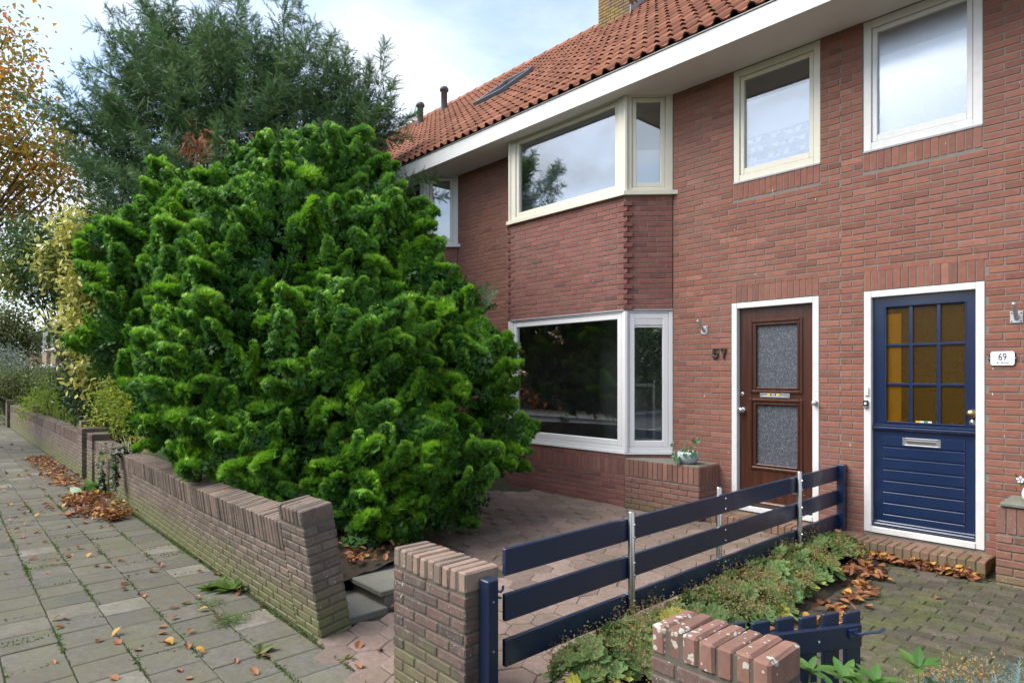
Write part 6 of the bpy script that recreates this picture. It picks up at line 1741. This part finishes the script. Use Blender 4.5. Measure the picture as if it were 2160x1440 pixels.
for x, y in ((1868, 1193), (1930, 1205), (1832, 1282), (1745, 1270), (1765, 1235), (1800, 1232), (1785, 1235), (1740, 1272), (1660, 1250), (1810, 1390), (1975, 1262), (1850, 1250), (2060, 1225)):
    p = on(lambda yy: gz69(yy) + .003, x, y); me = FL[k_ % 10][0]; sc = random.uniform(.05, .085); k_ += 1
    o = link('fallen_leaf', me, None, p, (random.gauss(0, .12), random.gauss(0, .12), random.uniform(0, 6.28)), (sc, sc, sc)); tag(o, 'dry fallen leaf lying on the mossy paving of the blue door garden', 'leaf', 'fallen leaves on the mossy paving')
for x, y in ((834, 1280), (757, 1362), (758, 1405), (800, 1372)):
    p = gr(x, y, .01 if y > 1300 else .07); me = FL[k_ % 10][0]; k_ += 1; sc = .075
    o = link('fallen_leaf', me, None, p, (.15, .1, random.uniform(0, 6.28)), (sc, sc, sc)); tag(o, 'dry brown leaf at the entrance between the two piers', 'leaf', 'fallen leaves at the entrance')
def litter(name, label, pts, n, zf, spread, size=(.05, .085), depth=.03):
    pts = np.array(pts); w = pts[:, 2] if pts.shape[1] > 2 else np.full(len(pts), spread)
    i = rng.integers(0, len(pts), n); q = pts[i, :2] + rng.normal(0, 1, (n, 2)) * w[i][:, None]
    parts_ = []
    for j in range(10):
        s = np.arange(n) % 10 == j; m = s.sum()
        if not m: continue
        p = np.c_[q[s], [zf(a, b) for a, b in q[s]]]; p[:, 2] += rng.uniform(.002, depth, m)
        e = np.stack([np.array(Euler((random.gauss(0, .35), random.gauss(0, .35), random.uniform(0, 6.28))).to_matrix()) for _ in range(m)])
        parts_.append(scatter_mesh('l', FL[j][1], p, e, rng.uniform(*size, m), np.clip(rng.normal(.5, .2, m), 0, 1) if j != 6 else np.full(m, .95), None))
    Vs = np.concatenate([a for a, _, _ in parts_]); k = 0; Fs = []
    for V, F, a in parts_: Fs.append(F + k); k += len(V)
    me = mesh_np(name, Vs, None, np.concatenate(Fs), 'litter', {'tint': np.concatenate([a for _, _, a in parts_])}); stuff(name, me, None, label, 'leaves')
pv = lambda a, b: (0.0 if b < -4.6 else .4)
A_ = [(*gr(x, y)[:2], s) for x, y, s in ((190, 1062, .16), (215, 1075, .16), (160, 1065, .12), (235, 1090, .10), (200, 1050, .14), (180, 1085, .12), (250, 1095, .07), (170, 1050, .12))]
A_ = [(x, min(y, -4.85), s) for x, y, s in A_]
litter('leaf_pile', 'heap of brown autumn leaves swept against the wall foot', A_, 620, lambda a, b: 0.0, .12, depth=.07)
litter('leaf_drift', 'drift of dry leaves along the foot of the long grey wall', [(x, -4.78 - .08 * (i % 3), .10) for i, x in enumerate(np.linspace(-11.9, -16.5, 26))], 420, lambda a, b: 0.0, .1)
litter('leaf_specks', 'scattered leaf crumbs on the far pavement', [(x, -5.3 - .5 * (i % 4), .35) for i, x in enumerate(np.linspace(-9, -22, 24))], 170, lambda a, b: 0.0, .3)
litter('leaf_drift', 'line of brown leaves gathered against the step under the blue door', [(x, -0.39 - .03 * (i % 2), .03) for i, x in enumerate(np.linspace(-2.20, -1.22, 26))] + [(-2.1, -.5, .06), (-1.9, -.45, .05)], 330, lambda a, b: gz69(b), .04, (.05, .08), .045)
litter('leaf_drift', "brown leaves lying under the edge of the lady's mantle", [(x, y, .06) for x, y in [(-1.86, -.75), (-1.78, -1.0), (-1.76, -1.3), (-1.72, -1.6), (-1.70, -1.9), (-1.70, -2.2), (-1.72, -2.5), (-1.74, -2.75), (-1.8, -2.9), (-1.95, -1.1), (-1.75, -2.6), (-1.78, -2.85), (-1.70, -3.0)]], 330, lambda a, b: gz69(b) + (.03 if a < -1.87 else 0), .05, (.05, .085), .04)
litter('leaf_drift', 'dark old leaves under the cypress at the entrance', [(x, -3.4 - .2 * (i % 4), .12) for i, x in enumerate(np.linspace(-5.6, -4.5, 9))], 160, lambda a, b: .21, .1)

def moss(name, label, P, zf, size, mat):
    n = len(P); pos = np.c_[P, [zf(b) for b in P[:, 1]]]; d = unit(np.c_[rng.normal(0, 1, (n, 2)), rng.uniform(.2, 1.2, n)])
    V, F, a = scatter_mesh('m', T_L2, pos, basis(d, rng.uniform(0, 6, n)), rng.uniform(*size, n), rng.uniform(0, .9, n), None, .2)
    me = mesh_np(name, V, None, F, mat, {'tint': a}); stuff(name, me, None, label, 'moss')
Pm = []
for row in range(0, 9):
    yj = -4.625 - row * .305
    for c_ in rng.uniform(-12, -2.6, 16):
        k = rng.integers(25, 70); Pm.append(np.c_[c_ + rng.normal(0, .16, k), yj + rng.normal(0, .010, k)])
for c_ in range(40):
    x0 = rng.uniform(-9, -2.8); r0 = rng.integers(0, 8); k = 30; Pm.append(np.c_[x0 + rng.normal(0, .008, k), -4.625 - (r0 + rng.random(k)) * .305])
Pm.append(np.c_[rng.uniform(-10, -3.9, 900), -4.60 - np.abs(rng.normal(0, .014, 900))])
moss('joint_moss', 'moss and fine grass growing in the pavement joints', np.concatenate(Pm), lambda b: -.003, (.008, .024), 'grass')
Pm = []
for c_ in range(190):
    x0, y0 = rng.uniform(-1.85, .9), rng.uniform(-4.2, -.45); k = rng.integers(15, 60)
    if rng.random() < .6: Pm.append(np.c_[x0 + rng.normal(0, .10, k), -.36 - round((-.36 - y0) / .104) * .104 + rng.normal(0, .007, k)])
    else: Pm.append(np.c_[x0 + rng.normal(0, .06, k), y0 + rng.normal(0, .03, k)])
moss('paving_moss', 'bright moss in the joints of the blue door garden paving', np.concatenate(Pm), lambda b: gz69(b) - .002, (.006, .016), 'grass')

# ------------------------------------------------------------------ pots
t = NT('speckled glaze'); c = t.mix(t.rng(t.noise(55, 4, .8), .42, .6), (0.50, 0.56, 0.56), (0.16, 0.23, 0.24)); t.prin(c, .35, None, .5); M['glaze'] = t.m
pl = np.array([-3.855, -0.30, 0.758])
root = thing('potted_pilea', 'round leaved pilea in a speckled grey bowl on the low planter', 'potted plant', tuple(pl))
mb = MB(); mb.lathe(pl, [(0.0, 0), (.075, 0), (.105, .03), (.122, .075), (.118, .115), (.100, .138), (.092, .132), (.105, .11), (0.0, .10)], 24); part('bowl', mb, 'glaze', root, True)
mb = MB(); mb.lathe(pl, [(.104, .112), (0, .118)], 16); part('soil', mb, 'soil', root)
lv = [(-.155, -.05, .20), (.085, .03, .255), (.10, -.06, .125), (-.11, -.09, .10), (-.045, -.135, .055), (0, -.05, .15), (-.03, .02, .21), (.03, .05, .18), (-.08, .04, .15), (.04, -.12, .11), (-.01, -.02, .24)]
mb = MB(); sz = [.085, .095, .09, .085, .085, .05, .04, .06, .06, .05, .035]
P_ = np.array(lv) + pl; d = unit(np.array(lv) * [1, 1, .2] + [0, -.08, .04]); nr = unit(d * .8 + np.array([0, -.45, .45])); x = unit(np.cross([0, 0, 1.], nr)); y = np.cross(nr, x)
foliage([scatter_mesh('p', t_round(20, 0.0, .2), P_, np.stack([x, y, nr], -1), np.array(sz) * 1.0, np.linspace(.2, .7, len(lv)), None, .25)], 'leaves', 'pilea', root)
for p in P_: mb.tube([pl + np.array([0, 0, .11]), (pl + p) / 2 + np.array([0, 0, .07]), p], .0025, 5, False)
part('stems', mb, 'stem', root, True)
pv_ = np.array([-0.875, -0.27, 0.768])
root = thing('potted_viola', 'white pot of purple and white violas on the stone slab', 'potted plant', tuple(pv_))
mb = MB(); mb.lathe(pv_, [(0, 0), (.05, 0), (.074, .03), (.078, .065), (.065, .105), (.06, .11), (.058, .10), (0, .095)], 22); part('pot', mb, 'enamel', root, True)
n = 110; pos = pv_ + np.c_[rng.normal(0, .045, (n, 2)), rng.uniform(.10, .19, n)]
foliage([scatter_mesh('p', T_LEAF, pos, basis(unit(rng.normal(0, 1, (n, 3)) + [0, 0, .3]), rng.uniform(0, 6, n)), rng.uniform(.03, .05, n), rng.uniform(.2, .6, n), None, .2)], 'leaves', 'grass', root)
M['viola'] = simple('purple petal', (0.075, 0.025, 0.22), .6); M['violaw'] = simple('white petal', (0.72, 0.70, 0.78), .6)
for i in range(9):
    c = pv_ + np.array([rng.normal(0, .055), rng.normal(-.02, .04), rng.uniform(.17, .235)]); mb = MB()
    for j in range(5):
        a = j * 1.257 + .3; P5 = [c + np.array([0.004 * math.cos(a), -.012, .004 * math.sin(a)]), c + np.array([.022 * math.cos(a - .5), -.016, .022 * math.sin(a - .5)]), c + np.array([.028 * math.cos(a), -.012, .028 * math.sin(a)]), c + np.array([.022 * math.cos(a + .5), -.016, .022 * math.sin(a + .5)])]
        mb.add(P5, [(0, 1, 2, 3)])
    part('flower', mb, 'viola' if i % 3 else 'violaw', root)

# ------------------------------------------------------------------ behind the living room glass
sh = thing('shelf_unit', 'white open shelf unit seen through the living room window', 'shelf', (-5.9, .52, .28))
mb = MB()
for x in (-6.95, -6.35, -5.95, -5.15, -4.75): mb.box(x - .02, x + .02, .34, .70, .28, 1.62)
for z in (.32, .80, 1.22, 1.60):
    mb.box(-6.95, -5.95, .34, .70, z - .02, z + .019)
mb.box(-5.95, -4.75, .342, .698, 1.585, 1.624); mb.box(-5.95, -4.75, .342, .698, .78, .82); part('carcase', mb, 'cabinet', sh)
mb = MB(); mb.box(-5.85, -5.45, .38, .62, .82, .98, .006); solid('storage_box', mb, 'cabinet', 'pale box on the low shelf behind the window', 'box')
mb = MB(); mb.box(-5.40, -4.90, .40, .62, .82, .90, .006); mb.box(-5.38, -4.92, .395, .40, .835, .885); solid('media_player', mb, 'pipe', 'grey hifi unit on the low shelf behind the window', 'appliance')
hp = thing('window_plant', 'long leaved house plant behind the left edge of the living room window', 'house plant', (-6.35, .02, .86))
n = 60; b = np.array([-6.35, .02, 1.02]); a = rng.uniform(0, 6.28, n); d = unit(np.c_[np.cos(a), np.sin(a) * .7, rng.uniform(.2, 1.3, n)])
foliage([scatter_mesh('h', T_LONG, np.repeat(b[None], n, 0) + d * .08, basis(d), rng.uniform(.18, .34, n), rng.uniform(.2, .6, n), None, .2)], 'leaves', 'dkleaf', hp)
mb = MB(); mb.lathe((-6.35, .02, .86), [(0, 0), (.09, 0), (.12, .16), (.11, .17), (0, .155)], 16); part('pot', mb, 'cabinet', hp, True)
M['hydr'] = simple('blue flower head', (0.03, 0.12, 0.42), .6)
hy = thing('blue_hydrangea', 'blue flower heads on the window sill behind the glass', 'house plant', (-6.42, -.17, .86))
for i, (x, z) in enumerate(((-6.50, 1.36), (-6.25, 1.30), (-6.12, 1.28))):
    p = rand_dirs(160) * .10 * rng.uniform(.6, 1, (160, 1)) * [1, 1, .45] + [x, -.15, z]; o_ = foliage([scatter_mesh('h', T_L2, p, basis(rand_dirs(160)), rng.uniform(.03, .045, 160), rng.random(160), None)], 'flower_head', 'hydr', hy)
mb = MB(); mb.lathe((-6.42, -.17, .86), [(0, 0), (.07, 0), (.09, .14), (.08, .15), (0, .14)], 14)
for x, z in ((-6.50, 1.36), (-6.25, 1.30), (-6.12, 1.28)): mb.tube([(-6.42, -.17, .98), ((x - 6.42) / 2, -.16, z - .14), (x, -.15, z)], .006, 5)
part('pot', mb, 'cabinet', hy, True)
ws = thing('window_sill', 'white inner window sill of the living room bay', 'sill', (-5.66, -.1, .80))
mb = MB(); mb.prism([(-6.85, .20), (-6.55, -.26), (-4.72, -.26), (-4.42, .20)], .82, .86); part('board', mb, 'cabinet', ws)
mb = MB(); mb.box(-5.72, -5.60, -.2, .15, .28, .821); part('bracket', mb, 'cabinet', ws)

# ------------------------------------------------------------------ houses far down the street
def far_house(x0, x1, y0, label, bays):
    r = thing('distant_house', label, 'house', ((x0 + x1) / 2, y0 + 4, 0), 'distant yellow brick houses')
    mb = MB(); mb.box(x0, x1, y0, y0 + 8, 0, 5.0); part('wall', mb, 'brick_far', r)
    mb = MB(); V = [(x0 - .2, y0 - .6, 5.0), (x1 + .2, y0 - .6, 5.0), (x1 + .2, y0 + 8.6, 5.0), (x0 - .2, y0 + 8.6, 5.0), (x0 - .2, y0 + 4, 7.6), (x1 + .2, y0 + 4, 7.6)]
    mb.add(V, [(0, 1, 5, 4), (2, 3, 4, 5), (0, 3, 2, 1)], [(1, 2, 5), (3, 0, 4)], .6); part('roof', mb, 'tile', r)
    mb = MB(); mb.box(x0 - .2, x1 + .2, y0 - .66, y0 - .6, 4.85, 5.05); part('fascia', mb, 'white', r)
    mb = MB(); mb.box(x1 - 1.6, x1 - .8, y0 + 1.2, y0 + 2.2, 5.4, 7.6); part('chimney', mb, 'brick_far', r)
    for bx in bays:
        P = [(bx - 1.6, y0 + .01), (bx - 1.1, y0 - .7), (bx + 1.1, y0 - .7), (bx + 1.6, y0 + .01)]
        mb = MB(); mb.prism(P, 0, 3.3); part('bay', mb, 'brick_far', r)
        for i in range(3):
            f = Frame(P[i], P[i + 1])
            for z0, z1 in ((3.32, 4.84), (.9, 2.4)):
                off = 0.02 if z0 < 3 else 0.0
                mb = MB(); n = 3 if i == 1 else 1
                w = f.L / n
                for k in range(n + 1): mb.fbox(f, max(0, k * w - .07), min(f.L, k * w + .07), off - .08, off, z0, z1)
                mb.fbox(f, 0, f.L, off - .08, off + .002, z0, z0 + .14); mb.fbox(f, 0, f.L, off - .08, off + .002, z1 - .14, z1); wd = part('window', mb, 'white', r)
                mb = MB(); mb.fbox(f, .05, f.L - .05, off - .06, off - .05, z0 + .1, z1 - .1); part('pane', mb, 'roomdark', wd)
far_house(-56, -41, -0.3, 'distant yellow brick house with white bay windows at the end of the street', (-44.2, -48.2, -52.4))
far_house(-73, -56.4, -0.3, 'farthest yellow brick house half hidden by the olive tree', (-60, -65))
